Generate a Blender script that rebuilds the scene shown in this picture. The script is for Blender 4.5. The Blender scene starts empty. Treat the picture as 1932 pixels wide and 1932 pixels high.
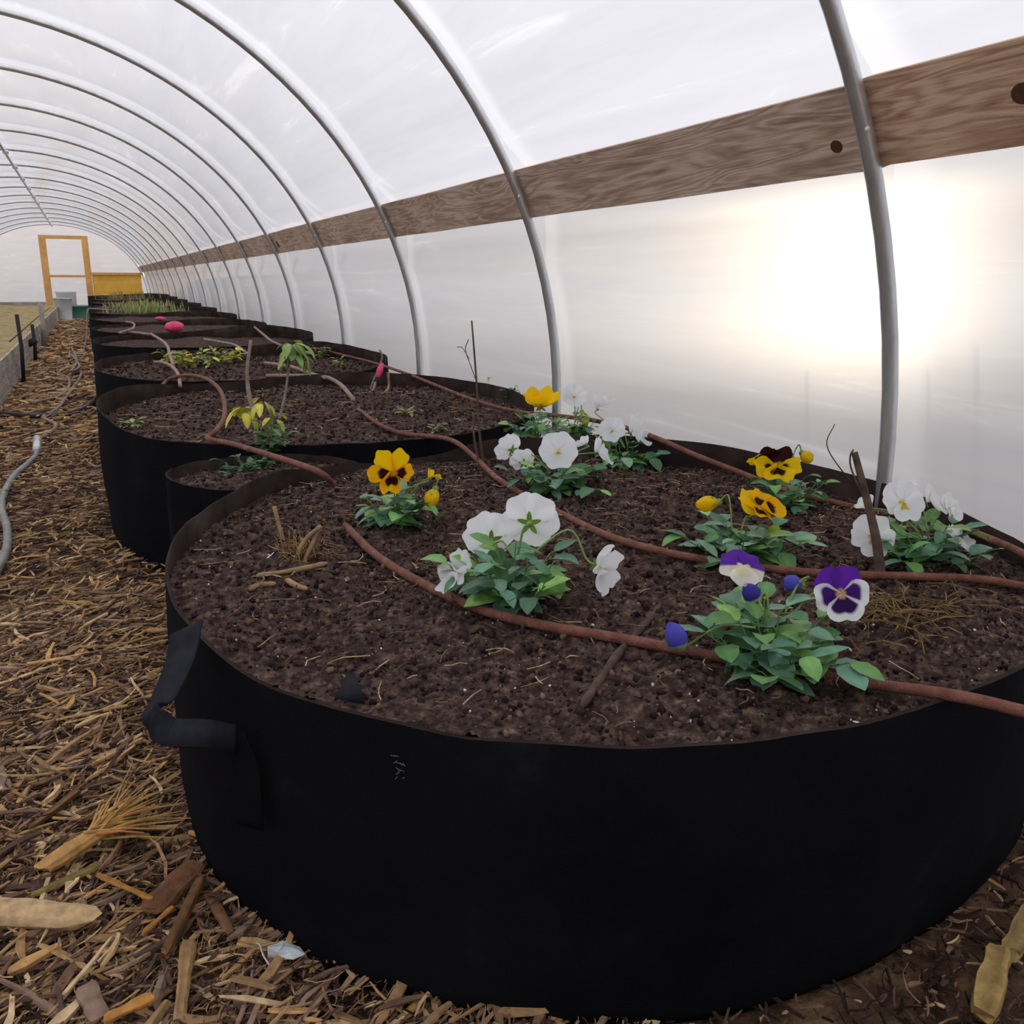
import bpy, math, random
from mathutils import Vector, Matrix, noise, Euler
random.seed(7)
C = bpy.context.scene.collection
PI = math.pi
V = Vector

# ------------------------------------------------------------------ camera
F, YAW, PITCH, ROLL, CAMZ = 1653.3, 0.441, 0.256, 0.006, 0.87
def cam_rot():
    cy, sy, cp, sp = math.cos(YAW), math.sin(YAW), math.cos(PITCH), math.sin(PITCH)
    f = V((sy*cp, cy*cp, -sp)); r = V((cy, -sy, 0)); u = r.cross(f)
    cr, sr = math.cos(ROLL), math.sin(ROLL)
    return r*cr+u*sr, u*cr-r*sr, f
RX, RU, RF = cam_rot()
CAM = V((0, 0, CAMZ))
def ray(x, y): return RX*((x-966)/F) - RU*((y-966)/F) + RF
def onz(x, y, z):
    d = ray(x, y); return CAM + d*((z-CAMZ)/d.z)
def onx(x, y, X):
    d = ray(x, y); return CAM + d*(X/d.x)
def ony(x, y, Y):
    d = ray(x, y); return CAM + d*(Y/d.y)
def atd(x, y, dep): return CAM + ray(x, y)*dep
def depth(P): return (V(P)-CAM).dot(RF)
def toimg(P):
    q = V(P)-CAM; d = q.dot(RF)
    if d < .05: return (-9999, -9999)
    return 966+F*q.dot(RX)/d, 966-F*q.dot(RU)/d
def face(a, b, c): return (RX*a + RU*b - RF*c).normalized()   # a: sideways, b: upward, c: toward the path

cd = bpy.data.cameras.new('camera'); cam = bpy.data.objects.new('camera', cd); C.objects.link(cam)
M = Matrix((RX, RU, -RF)).transposed().to_4x4(); M.translation = CAM
cam.matrix_world = M
cd.sensor_fit = 'HORIZONTAL'; cd.angle = 2*math.atan(966/F); cd.clip_start = .02; cd.clip_end = 500
bpy.context.scene.camera = cam

# ------------------------------------------------------------------ materials
def new_mat(name):
    m = bpy.data.materials.new(name); m.use_nodes = True
    nt = m.node_tree; nt.nodes.clear()
    out = nt.nodes.new('ShaderNodeOutputMaterial')
    return m, nt, out
def N(nt, t, **kw):
    n = nt.nodes.new(t)
    for k, v in kw.items():
        if k.startswith('i_'):
            k = k[2:]
            s = n.inputs[int(k)] if k.isdigit() else n.inputs[k.replace('_', ' ')]
            s.default_value = v
        else: setattr(n, k, v)
    return n
def L(nt, a, b): nt.links.new(a, b)
def ramp(nt, fac, stops):
    r = nt.nodes.new('ShaderNodeValToRGB')
    while len(r.color_ramp.elements) < len(stops): r.color_ramp.elements.new(.5)
    for e, (p, c) in zip(r.color_ramp.elements, stops):
        e.position = p; e.color = (*c, 1)
    L(nt, fac, r.inputs[0]); return r
def srgb(r, g, b):
    f = lambda c: (c/255/12.92 if c/255 <= .04045 else ((c/255+.055)/1.055)**2.4)
    return (f(r), f(g), f(b))

def simple(name, stops, scale=(8, 8, 8), rough=.8, metal=0, bump=0, bscale=60, detail=6, spec=.3, sheen=0):
    m, nt, out = new_mat(name)
    tc = N(nt, 'ShaderNodeTexCoord'); mp = N(nt, 'ShaderNodeMapping'); mp.inputs['Scale'].default_value = scale
    L(nt, tc.outputs['Object'], mp.inputs[0])
    no = N(nt, 'ShaderNodeTexNoise', i_Scale=1.0, i_Detail=float(detail), i_Roughness=.65); L(nt, mp.outputs[0], no.inputs['Vector'])
    r = ramp(nt, no.outputs[0], stops)
    b = N(nt, 'ShaderNodeBsdfPrincipled', i_Roughness=rough, i_Metallic=metal)
    b.inputs['Specular IOR Level'].default_value = spec
    if sheen: b.inputs['Sheen Weight'].default_value = sheen; b.inputs['Sheen Roughness'].default_value = .6
    L(nt, r.outputs[0], b.inputs['Base Color'])
    if bump:
        n2 = N(nt, 'ShaderNodeTexNoise', i_Scale=float(bscale), i_Detail=4.0); L(nt, tc.outputs['Object'], n2.inputs['Vector'])
        bp = N(nt, 'ShaderNodeBump', i_Strength=bump, i_Distance=.01); L(nt, n2.outputs[0], bp.inputs['Height']); L(nt, bp.outputs[0], b.inputs['Normal'])
    L(nt, b.outputs[0], out.inputs[0])
    return m

def colmat(name, rough=.6, transl=0.0, spec=.3, nscale=0, namt=.3, bump=0, bscale=80):
    """colour from the mesh's own colour attribute, optionally letting light through"""
    m, nt, out = new_mat(name)
    a = N(nt, 'ShaderNodeVertexColor'); a.layer_name = 'Col'
    col = a.outputs[0]
    b = N(nt, 'ShaderNodeBsdfPrincipled', i_Roughness=rough); b.inputs['Specular IOR Level'].default_value = spec
    tc = N(nt, 'ShaderNodeTexCoord')
    if nscale:
        no = N(nt, 'ShaderNodeTexNoise', i_Scale=float(nscale), i_Detail=5.0); L(nt, tc.outputs['Object'], no.inputs['Vector'])
        mr = N(nt, 'ShaderNodeMapRange', i_1=.3, i_2=.7, i_3=1-namt, i_4=1+namt); L(nt, no.outputs[0], mr.inputs[0])
        mx = N(nt, 'ShaderNodeMix', data_type='RGBA', blend_type='MULTIPLY'); mx.inputs[0].default_value = 1
        L(nt, col, mx.inputs[6]); L(nt, mr.outputs[0], mx.inputs[7]); col = mx.outputs[2]
    L(nt, col, b.inputs['Base Color'])
    if bump:
        n2 = N(nt, 'ShaderNodeTexNoise', i_Scale=float(bscale), i_Detail=4.0); L(nt, tc.outputs['Object'], n2.inputs['Vector'])
        bp = N(nt, 'ShaderNodeBump', i_Strength=bump, i_Distance=.004); L(nt, n2.outputs[0], bp.inputs['Height']); L(nt, bp.outputs[0], b.inputs['Normal'])
    if transl:
        t = N(nt, 'ShaderNodeBsdfTranslucent'); L(nt, col, t.inputs[0])
        ms = N(nt, 'ShaderNodeMixShader'); ms.inputs[0].default_value = transl
        L(nt, b.outputs[0], ms.inputs[1]); L(nt, t.outputs[0], ms.inputs[2]); L(nt, ms.outputs[0], out.inputs[0])
    else: L(nt, b.outputs[0], out.inputs[0])
    return m

def film_mat():
    m, nt, out = new_mat('greenhouse_film')
    tc = N(nt, 'ShaderNodeTexCoord')
    mp = N(nt, 'ShaderNodeMapping'); mp.inputs['Scale'].default_value = (1.2, .5, 8); mp.inputs['Rotation'].default_value = (.07, 0, 0)
    L(nt, tc.outputs['Object'], mp.inputs[0])
    no = N(nt, 'ShaderNodeTexNoise', i_Scale=1.7, i_Detail=8.0, i_Roughness=.64, i_Distortion=.5); L(nt, mp.outputs[0], no.inputs['Vector'])
    r = ramp(nt, no.outputs[0], [(.25, (.64, .64, .68)), (.5, (.73, .735, .76)), (.60, (.77, .77, .78)), (.68, (.95, .95, .95))])
    # bright strip beside every hoop: glare along the pipe, painted into the film colour
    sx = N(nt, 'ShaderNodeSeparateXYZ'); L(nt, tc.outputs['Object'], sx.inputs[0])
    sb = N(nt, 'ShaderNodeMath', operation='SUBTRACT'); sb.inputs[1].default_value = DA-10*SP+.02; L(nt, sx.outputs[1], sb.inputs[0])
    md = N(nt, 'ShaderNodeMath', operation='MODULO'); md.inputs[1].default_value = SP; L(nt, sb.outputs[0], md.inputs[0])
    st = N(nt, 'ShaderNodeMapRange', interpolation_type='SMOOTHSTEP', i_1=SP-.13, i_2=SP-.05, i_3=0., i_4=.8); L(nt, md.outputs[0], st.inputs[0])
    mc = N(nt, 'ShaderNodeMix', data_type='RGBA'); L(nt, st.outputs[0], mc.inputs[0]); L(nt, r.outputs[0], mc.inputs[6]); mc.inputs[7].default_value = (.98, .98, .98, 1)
    tr = N(nt, 'ShaderNodeBsdfTranslucent'); L(nt, mc.outputs[2], tr.inputs[0])
    df = N(nt, 'ShaderNodeBsdfDiffuse'); df.inputs[0].default_value = (.8, .8, .82, 1)
    rf = N(nt, 'ShaderNodeBsdfRefraction', i_Roughness=.42, i_IOR=FILM_IOR)
    gl = N(nt, 'ShaderNodeBsdfGlossy', i_Roughness=.12)
    fr = N(nt, 'ShaderNodeFresnel', i_IOR=1.3)
    m1 = N(nt, 'ShaderNodeMixShader'); m1.inputs[0].default_value = .15; L(nt, tr.outputs[0], m1.inputs[1]); L(nt, df.outputs[0], m1.inputs[2])
    m2 = N(nt, 'ShaderNodeMixShader'); m2.inputs[0].default_value = .34; L(nt, m1.outputs[0], m2.inputs[1]); L(nt, rf.outputs[0], m2.inputs[2])
    m3 = N(nt, 'ShaderNodeMixShader'); L(nt, fr.outputs[0], m3.inputs[0]); L(nt, m2.outputs[0], m3.inputs[1]); L(nt, gl.outputs[0], m3.inputs[2])
    L(nt, m3.outputs[0], out.inputs[0])
    return m

def board_mat(name, dark, mid, light):
    m, nt, out = new_mat(name)
    tc = N(nt, 'ShaderNodeTexCoord')
    mp = N(nt, 'ShaderNodeMapping'); mp.inputs['Scale'].default_value = (14, 1.5, 14); L(nt, tc.outputs['Object'], mp.inputs[0])
    n0 = N(nt, 'ShaderNodeTexNoise', i_Scale=1.0, i_Detail=2.0, i_Distortion=.6); L(nt, mp.outputs[0], n0.inputs['Vector'])
    ml = N(nt, 'ShaderNodeMath', operation='MULTIPLY'); ml.inputs[1].default_value = 11; L(nt, n0.outputs[0], ml.inputs[0])
    fc = N(nt, 'ShaderNodeMath', operation='PINGPONG'); fc.inputs[1].default_value = .5; L(nt, ml.outputs[0], fc.inputs[0])
    mp2 = N(nt, 'ShaderNodeMapping'); mp2.inputs['Scale'].default_value = (70, 4, 70); L(nt, tc.outputs['Object'], mp2.inputs[0])
    n1 = N(nt, 'ShaderNodeTexNoise', i_Scale=1.0, i_Detail=6.0, i_Roughness=.7); L(nt, mp2.outputs[0], n1.inputs['Vector'])
    n3 = N(nt, 'ShaderNodeTexNoise', i_Scale=3.0, i_Detail=3.0); L(nt, tc.outputs['Object'], n3.inputs['Vector'])
    ad = N(nt, 'ShaderNodeMath', operation='MULTIPLY_ADD'); ad.inputs[1].default_value = .45; L(nt, fc.outputs[0], ad.inputs[0]); L(nt, n1.outputs[0], ad.inputs[2])
    ad2 = N(nt, 'ShaderNodeMath', operation='MULTIPLY_ADD'); ad2.inputs[1].default_value = .5; L(nt, n3.outputs[0], ad2.inputs[0]); L(nt, ad.outputs[0], ad2.inputs[2])
    r = ramp(nt, ad2.outputs[0], [(.5, dark), (.85, mid), (1.05, light)])
    b = N(nt, 'ShaderNodeBsdfPrincipled', i_Roughness=.8); b.inputs['Specular IOR Level'].default_value = .2
    L(nt, r.outputs[0], b.inputs['Base Color'])
    bp = N(nt, 'ShaderNodeBump', i_Strength=.5, i_Distance=.004); L(nt, ad.outputs[0], bp.inputs['Height']); L(nt, bp.outputs[0], b.inputs['Normal'])
    L(nt, b.outputs[0], out.inputs[0])
    return m

FILM_IOR = 1.45
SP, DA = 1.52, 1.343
MT = {}
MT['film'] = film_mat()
MT['steel'] = simple('galvanized_steel', [(.3, (.52, .53, .54)), (.7, (.70, .71, .72))], (30, 30, 6), .34, .85, .05, 120)
MT['board'] = board_mat('weathered_board', srgb(130, 106, 88), srgb(190, 162, 142), srgb(214, 190, 172))
MT['boardred'] = board_mat('reddish_board', srgb(116, 80, 62), srgb(190, 152, 124), srgb(218, 184, 156))
MT['newwood'] = board_mat('new_timber', srgb(170, 112, 60), srgb(216, 160, 92), srgb(240, 194, 124))
MT['plywood'] = board_mat('yellow_plywood', srgb(190, 136, 40), srgb(232, 178, 70), srgb(248, 202, 100))
MT['greyboard'] = board_mat('grey_board', srgb(104, 96, 88), srgb(160, 150, 140), srgb(190, 180, 168))
MT['fabric'] = simple('black_felt', [(.3, srgb(12, 12, 15)), (.62, srgb(22, 22, 26)), (.8, srgb(40, 38, 38))], (5, 5, 5), .97, 0, .35, 500, 8, .06, .0)
MT['lining'] = simple('dusty_felt', [(.3, srgb(34, 28, 26)), (.55, srgb(58, 48, 44)), (.8, srgb(88, 74, 66))], (9, 9, 9), .97, 0, .5, 400, 8, .06)
MT['knotwood'] = simple('wood_knot', [(.3, srgb(58, 36, 24)), (.7, srgb(96, 62, 40))], (60, 60, 60), .8)
MT['strap'] = simple('grey_strap', [(.3, srgb(28, 28, 33)), (.7, srgb(46, 47, 54))], (30, 30, 30), .9, 0, .3, 700, 5, .1)
MT['soil'] = simple('potting_soil', [(.32, srgb(34, 25, 25)), (.46, srgb(66, 51, 47)), (.58, srgb(96, 77, 68)), (.70, srgb(138, 114, 94))], (60, 60, 60), .95, 0, 1., 190, 9, .1)
MT['crumb'] = colmat('soil_crumb', .95, 0, .1, 90, .4)
MT['perlite'] = simple('perlite', [(.3, srgb(200, 195, 185)), (.7, srgb(235, 232, 226))], (50, 50, 50), .8)
MT['hose'] = simple('soaker_hose', [(.3, srgb(96, 58, 46)), (.6, srgb(134, 88, 72)), (.78, srgb(168, 128, 110))], (40, 40, 40), .75, 0, .5, 420, 5, .3)
MT['hosefar'] = simple('dusty_hose', [(.3, srgb(120, 96, 84)), (.7, srgb(170, 148, 134))], (20, 20, 20), .75, 0, .3, 300)
MT['greyhose'] = simple('grey_hose', [(.3, srgb(104, 102, 98)), (.7, srgb(150, 148, 142))], (20, 20, 20), .55, 0, .1, 200)
MT['blackhose'] = simple('dark_hose', [(.3, srgb(48, 46, 46)), (.7, srgb(84, 80, 78))], (20, 20, 20), .55)
MT['brass'] = simple('hose_coupling', [(.3, srgb(176, 176, 172)), (.7, srgb(224, 224, 220))], (20, 20, 20), .3, .4)
MT['chip'] = colmat('wood_chip', .85, 0, .15, 60, .28, .5, 150)
MT['floor'] = simple('mulch_ground', [(.30, srgb(56, 42, 36)), (.5, srgb(104, 80, 62)), (.66, srgb(148, 118, 88)), (.8, srgb(180, 150, 110))], (16, 16, 16), .95, 0, 1., 60, 9, .1)
MT['field'] = simple('dry_field', [(.3, srgb(96, 88, 80)), (.7, srgb(122, 112, 102))], (.4, .4, .4), .95)
MT['straw'] = simple('dry_straw', [(.3, srgb(120, 104, 66)), (.7, srgb(176, 156, 108))], (6, 6, 6), .95, 0, .8, 40)
MT['leaf'] = colmat('green_leaf', .42, .22, .45, 70, .18)
MT['petal'] = colmat('petal', .6, .46, .2)
MT['twig'] = simple('twig_bark', [(.3, srgb(58, 44, 38)), (.7, srgb(104, 84, 72))], (40, 40, 40), .9)
MT['paletwig'] = simple('pale_twig', [(.3, srgb(116, 92, 66)), (.7, srgb(176, 146, 108))], (40, 40, 40), .9)
MT['greytwig'] = simple('grey_cane', [(.3, srgb(112, 94, 86)), (.7, srgb(158, 140, 130))], (30, 30, 30), .9)
MT['pink'] = simple('pink_plastic', [(.3, srgb(214, 52, 104)), (.7, srgb(244, 98, 142))], (20, 20, 20), .45)
MT['white'] = simple('white_plastic', [(.3, srgb(216, 226, 232)), (.7, srgb(238, 244, 246))], (3, 3, 3), .4)
MT['scrap'] = simple('white_scrap', [(.3, srgb(170, 178, 178)), (.7, srgb(222, 228, 226))], (40, 40, 40), .6)
MT['teal'] = simple('teal_plastic', [(.3, srgb(72, 128, 118)), (.7, srgb(110, 166, 152))], (3, 3, 3), .5)
MT['stake'] = simple('dark_stake', [(.3, srgb(36, 32, 32)), (.7, srgb(66, 58, 54))], (10, 10, 10), .8)
MT['tape'] = simple('white_tape', [(.3, srgb(224, 224, 224)), (.7, srgb(244, 244, 244))], (10, 10, 10), .6)

# ------------------------------------------------------------------ builders
class MB:
    def __init__(s): s.v = []; s.f = []; s.c = []
    def add(s, vs, fs, col=(.5, .5, .5)):
        b = len(s.v); s.v += [tuple(p) for p in vs]; s.f += [tuple(i+b for i in f) for f in fs]
        if col and isinstance(col[0], (tuple, list)): s.c += list(col)
        else: s.c += [col]*len(vs)
    def grid(s, rows, col=(.5, .5, .5), closed=False):
        n = len(rows[0]); vs = [p for r in rows for p in r]; fs = []
        for i in range(len(rows)-1):
            for j in range(n if closed else n-1):
                k = (j+1) % n; fs.append((i*n+j, i*n+k, (i+1)*n+k, (i+1)*n+j))
        cs = [c for r in col for c in r] if isinstance(col, list) else col
        s.add(vs, fs, cs)
    def tube(s, pts, r, seg=8, col=(.5, .5, .5), caps=True):
        pts = [V(p) for p in pts]; n = len(pts)
        rs = r if isinstance(r, (list, tuple)) else [r]*n
        t0 = (pts[1]-pts[0]).normalized(); u = t0.orthogonal().normalized(); rows = []
        for i, p in enumerate(pts):
            t = (pts[min(i+1, n-1)]-pts[max(i-1, 0)])
            t = t.normalized() if t.length > 1e-9 else t0
            u = (u - t*u.dot(t)); u = u.normalized() if u.length > 1e-6 else t.orthogonal().normalized()
            w = t.cross(u)
            rows.append([p+(u*math.cos(a)+w*math.sin(a))*rs[i] for a in (2*PI*k/seg for k in range(seg))])
        b = len(s.v); s.grid(rows, col, True)
        if caps:
            s.f.append(tuple(b+k for k in reversed(range(seg)))); s.f.append(tuple(b+(n-1)*seg+k for k in range(seg)))
    def box(s, c, sz, rot=None, col=(.5, .5, .5)):
        R = rot or Matrix.Identity(3); c = V(c)
        vs = [c+R@V((x*sz[0]/2, y*sz[1]/2, z*sz[2]/2)) for x in (-1, 1) for y in (-1, 1) for z in (-1, 1)]
        s.add(vs, [(0, 1, 3, 2), (4, 6, 7, 5), (0, 4, 5, 1), (2, 3, 7, 6), (0, 2, 6, 4), (1, 5, 7, 3)], col)
    def ball(s, c, r, nu=8, nv=6, col=(.5, .5, .5), R=None, jit=0):
        R = R or Matrix.Identity(3); r = r if isinstance(r, (tuple, list)) else (r, r, r); rows = []
        for i in range(nv+1):
            a = -PI/2+PI*i/nv
            rows.append([V(c)+R@V((r[0]*math.cos(a)*math.cos(b), r[1]*math.cos(a)*math.sin(b), r[2]*math.sin(a)))*(1+random.uniform(-jit, jit)) for b in (2*PI*k/nu for k in range(nu))])
        s.grid(rows, col, True)
    def build(s, name, mat, parent=None, smooth=True, origin=None):
        me = bpy.data.meshes.new(name)
        o3 = V(origin) if origin is not None else V((0, 0, 0))
        if parent is not None and origin is None: o3 = parent.matrix_basis.translation.copy()
        me.from_pydata([tuple(V(p)-o3) for p in s.v], [], s.f)
        ca = me.color_attributes.new('Col', 'FLOAT_COLOR', 'POINT')
        flat = [x for c in s.c for x in (c[0], c[1], c[2], 1.0)]
        ca.data.foreach_set('color', flat)
        me.materials.append(MT[mat])
        if smooth: me.polygons.foreach_set('use_smooth', [True]*len(me.polygons))
        me.update()
        o = bpy.data.objects.new(name, me); C.objects.link(o)
        if parent is not None:
            o.parent = parent
        else: o.location = o3
        return o
def tag(o, label, cat, group=None, kind=None):
    o['label'] = label; o['category'] = cat
    if group: o['group'] = group
    if kind: o['kind'] = kind
    return o
def thing(name, label, cat, loc, group=None):
    o = bpy.data.objects.new(name, None); o.empty_display_size = .05; o.location = loc; C.objects.link(o)
    return tag(o, label, cat, group)
def sub(b, name, mat, parent, smooth=True):
    """a sub-part under a part whose own origin is its thing's base"""
    top = parent.parent
    o = b.build(name, mat, None, smooth, origin=(top.matrix_basis.translation if top else parent.matrix_basis.translation))
    o.location = (0, 0, 0); o.parent = parent
    return o
def struct(o):
    o['kind'] = 'structure'; return o
def spline(pts, n=8):
    pts = [V(p) for p in pts]; P = [pts[0]*2-pts[1]]+pts+[pts[-1]*2-pts[-2]]; out = []
    for i in range(1, len(P)-2):
        a, b, c, d = P[i-1:i+3]
        for k in range(n):
            t = k/n; out.append(.5*((2*b)+(c-a)*t+(2*a-5*b+4*c-d)*t*t+(3*b-a-3*c+d)*t**3))
    return out+[pts[-1]]
def fbm(p, o=4): return noise.fractal(p, 1.0, 2.0, o)
ORD = ['first', 'second', 'third', 'fourth', 'fifth', 'sixth', 'seventh', 'eighth', 'ninth', 'tenth', 'eleventh', 'twelfth', 'thirteenth', 'fourteenth', 'fifteenth', 'sixteenth', 'seventeenth', 'eighteenth', 'nineteenth']

# ------------------------------------------------------------------ tunnel
XC, HA, HB, Z0, PW = -.669, 2.205, 1.865, .429, 2.065
SP, DA, NH = 1.52, 1.343, 18
YEND = DA+SP*(NH-1)+.05
def hoopx(z): return XC+HA*(1-((z-Z0)/HB)**PW)**(1/PW)
def profile(off=0, n=40):
    a, b = HA+off, HB+off; pts = [(XC+a, -.02), (XC+a, Z0*.5)]
    for i in range(n+1):
        t = PI*i/n; c, s_ = math.cos(t), math.sin(t)
        pts.append((XC+a*math.copysign(abs(c)**(2/PW), c), Z0+b*abs(s_)**(2/PW)))
    return pts+[(XC-a, Z0*.5), (XC-a, -.02)]
YB = -3.2
ys = [YB]+[DA+SP*k for k in range(-2, NH)]
b = MB(); rows = []
yy = []
for i in range(len(ys)-1):
    for k in range(8): yy.append((ys[i]+(ys[i+1]-ys[i])*k/8, math.sin(PI*k/8)))
yy.append((ys[-1]+.05, 0))
for y, sag in yy:
    row = []
    for x, z in profile(.026, 72):
        bump = max(0, 1-abs(z-1.163)/.19); bump = min(1, bump*2.2); bump = bump*bump*(3-2*bump)
        k = 1-bump
        row.append((x+math.copysign(.05, x-XC)*bump-(x-XC)*.005*sag*k+.005*noise.noise(V((y*1.3, x, z*2)))*k, y, z+(-.010*sag if z > 1.6 else 0)))
    rows.append(row)
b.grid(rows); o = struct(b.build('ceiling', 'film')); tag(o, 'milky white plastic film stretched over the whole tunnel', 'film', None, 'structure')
def endwall(name, y, hole=None):
    b = MB(); pr = profile(.03); base = (XC, y, .6)
    vs = [base]+[(x, y, z) for x, z in pr]
    b.add(vs, [(0, i, i+1) for i in range(1, len(pr))]+[(0, len(pr), 1)])
    return struct(b.build(name, 'film', smooth=False))
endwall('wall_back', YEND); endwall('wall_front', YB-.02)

for k in range(-1, NH):
    y = DA+SP*k
    lab = ('%s galvanized steel hoop from the big pansy bag, arching over the tunnel' % ORD[k]) if k >= 0 else 'galvanized steel hoop arching overhead before the big pansy bag'
    t = thing('steel_hoop', lab, 'hoop', (XC, y, 0), 'steel hoops of the tunnel')
    b = MB(); r = .0165
    pr = profile(-r+.012, 56)
    b.tube([(x, y, max(z, 0)) for x, z in pr], r, 12 if k < 6 else 8)
    b.build('pipe', 'steel', t)
    if k >= 0:
        b = MB()    # pipe clamp at the ridge and screw at the rail
        b.tube([(XC-.03, y, Z0+HB-.03), (XC+.03, y, Z0+HB-.03)], .024, 10)
        b.build('clamp', 'steel', t)
        if k < 4:
            b = MB(); P = onx(1625, 265, 1.38) if k == 0 else V((1.385, y-.01, CAMZ+.285))
            b.ball(V((hoopx(CAMZ+.285)-.012, y-.012, CAMZ+.285)), .006, 8, 6); b.build('screw', 'tape', t)
b = MB(); b.tube([(XC, YB+.1, Z0+HB-.055), (XC, YEND-.1, Z0+HB-.055)], .016, 10)
tag(b.build('ridge_rail', 'steel'), 'long grey steel pipe running under the ridge of the tunnel', 'pipe')

# rail boards along the sunny side: bottom edge stands further out than the top edge
def rail(y0, y1, label, mat, dz=0, knots=()):
    b = MB(); zt, zb = CAMZ+.367+dz, CAMZ+.218+dz; n = max(4, int((y1-y0)/.12)); rows = []
    for i in range(n+1):
        y = y0+(y1-y0)*i/n; w = .003*noise.noise(V((y*1.7, zt, 3)))
        xt, xb = hoopx(zt)+.020, hoopx(zb)+.020
        rows.append([(xt, y, zt+w), (xt+.035, y, zt+w+.012), (xb+.035, y, zb+w+.012), (xb, y, zb+w)])
    b.grid(rows, closed=True); b.f.append((0, 1, 2, 3)); e = n*4; b.f.append((e+3, e+2, e+1, e))
    o = b.build('side_rail_board', mat, None, False, origin=((1.41, y0, CAMZ+.29)))
    tag(o, label, 'board', 'side rail boards')
    for (ky, kz, kr) in knots:
        bb = MB(); c = V((hoopx(zt)+.020+(hoopx(zb)-hoopx(zt))*(zt-kz)/(zt-zb)-.0008, ky, kz)); nrm = V((-.149, 0, -.070)).normalized()
        up = V((.45, 0, -.89)).normalized(); sd = V((0, 1, 0))
        vs = [c+nrm*.0012]; vs += [c+nrm*.0004+(sd*math.cos(a)*kr*1.2+up*math.sin(a)*kr) for a in (2*PI*q/14 for q in range(14))]
        bb.add(vs, [(0, i, i % 14+1) for i in range(1, 15)]); kn = bb.build('knot', 'knotwood', None, True, origin=o.location); kn.location = (0, 0, 0); kn.parent = o
    return o
kp = ony(1912, 185, 1.05); 
rail(-2.9, DA+.005, 'weathered brown rail board with a dark round knot, next to the first hoop', 'boardred', .006, [(1.035, CAMZ+.298, .017)])
rail(DA+.012, DA+SP*3+.0, 'grainy brown rail board between the first and fourth hoop', 'board', 0, [(DA+.10, CAMZ+.27, .013)])
rail(DA+SP*3+.008, DA+SP*7, 'brown rail board with a black knot between the fourth and eighth hoop', 'board', 0, [(DA+SP*4-.12, CAMZ+.28, .03)])
rail(DA+SP*7+.008, DA+SP*11, 'narrow looking brown rail board between the eighth and twelfth hoop', 'board')
rail(DA+SP*11+.008, YEND-.05, 'last brown rail board, ending at the door wall', 'board')

# ------------------------------------------------------------------ ground
b = MB(); rows = []
xs = [-3.2+i*.06 for i in range(80)]; yv = [-2.5+i*.06 for i in range(100)]+[3.5+i*.3 for i in range(80)]
for y in yv: rows.append([(x, y, .012*fbm(V((x*5, y*5, 0)), 3)-.012) for x in xs])
b.grid(rows); struct(b.build('floor', 'floor'))
b = MB(); b.add([(-80, -60, -.06), (120, -60, -.06), (120, 140, -.06), (-80, 140, -.06)], [(0, 1, 2, 3)])
struct(b.build('ground', 'field'))

# ------------------------------------------------------------------ fabric grow bags
def sgn_pow(v, p): return math.copysign(abs(v)**p, v)
def outline(a, cx, cy, rx, ry, sq, seed, lump):
    c, s_ = math.cos(a), math.sin(a)
    k = 1+lump*noise.noise(V((c*1.3+seed, s_*1.3, seed*.7)))
    if seed == 1.3: k *= 1-.07*math.exp(-((math.degrees(a) % 360-148)/27)**2)   # pressed in by its neighbour
    return cx+rx*k*sgn_pow(c, 2/sq), cy+ry*k*sgn_pow(s_, 2/sq)
BAGS = []
def lerp_h(a, tab):
    d = math.degrees(a) % 360
    for (a0, h0), (a1, h1) in zip(tab, tab[1:]+[(tab[0][0]+360, tab[0][1])]):
        dd = d if d >= a0 else d+360
        if a0 <= dd <= a1:
            t = (dd-a0)/(a1-a0); t = t*t*(3-2*t); return h0+(h1-h0)*t
    return tab[0][1]
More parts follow.
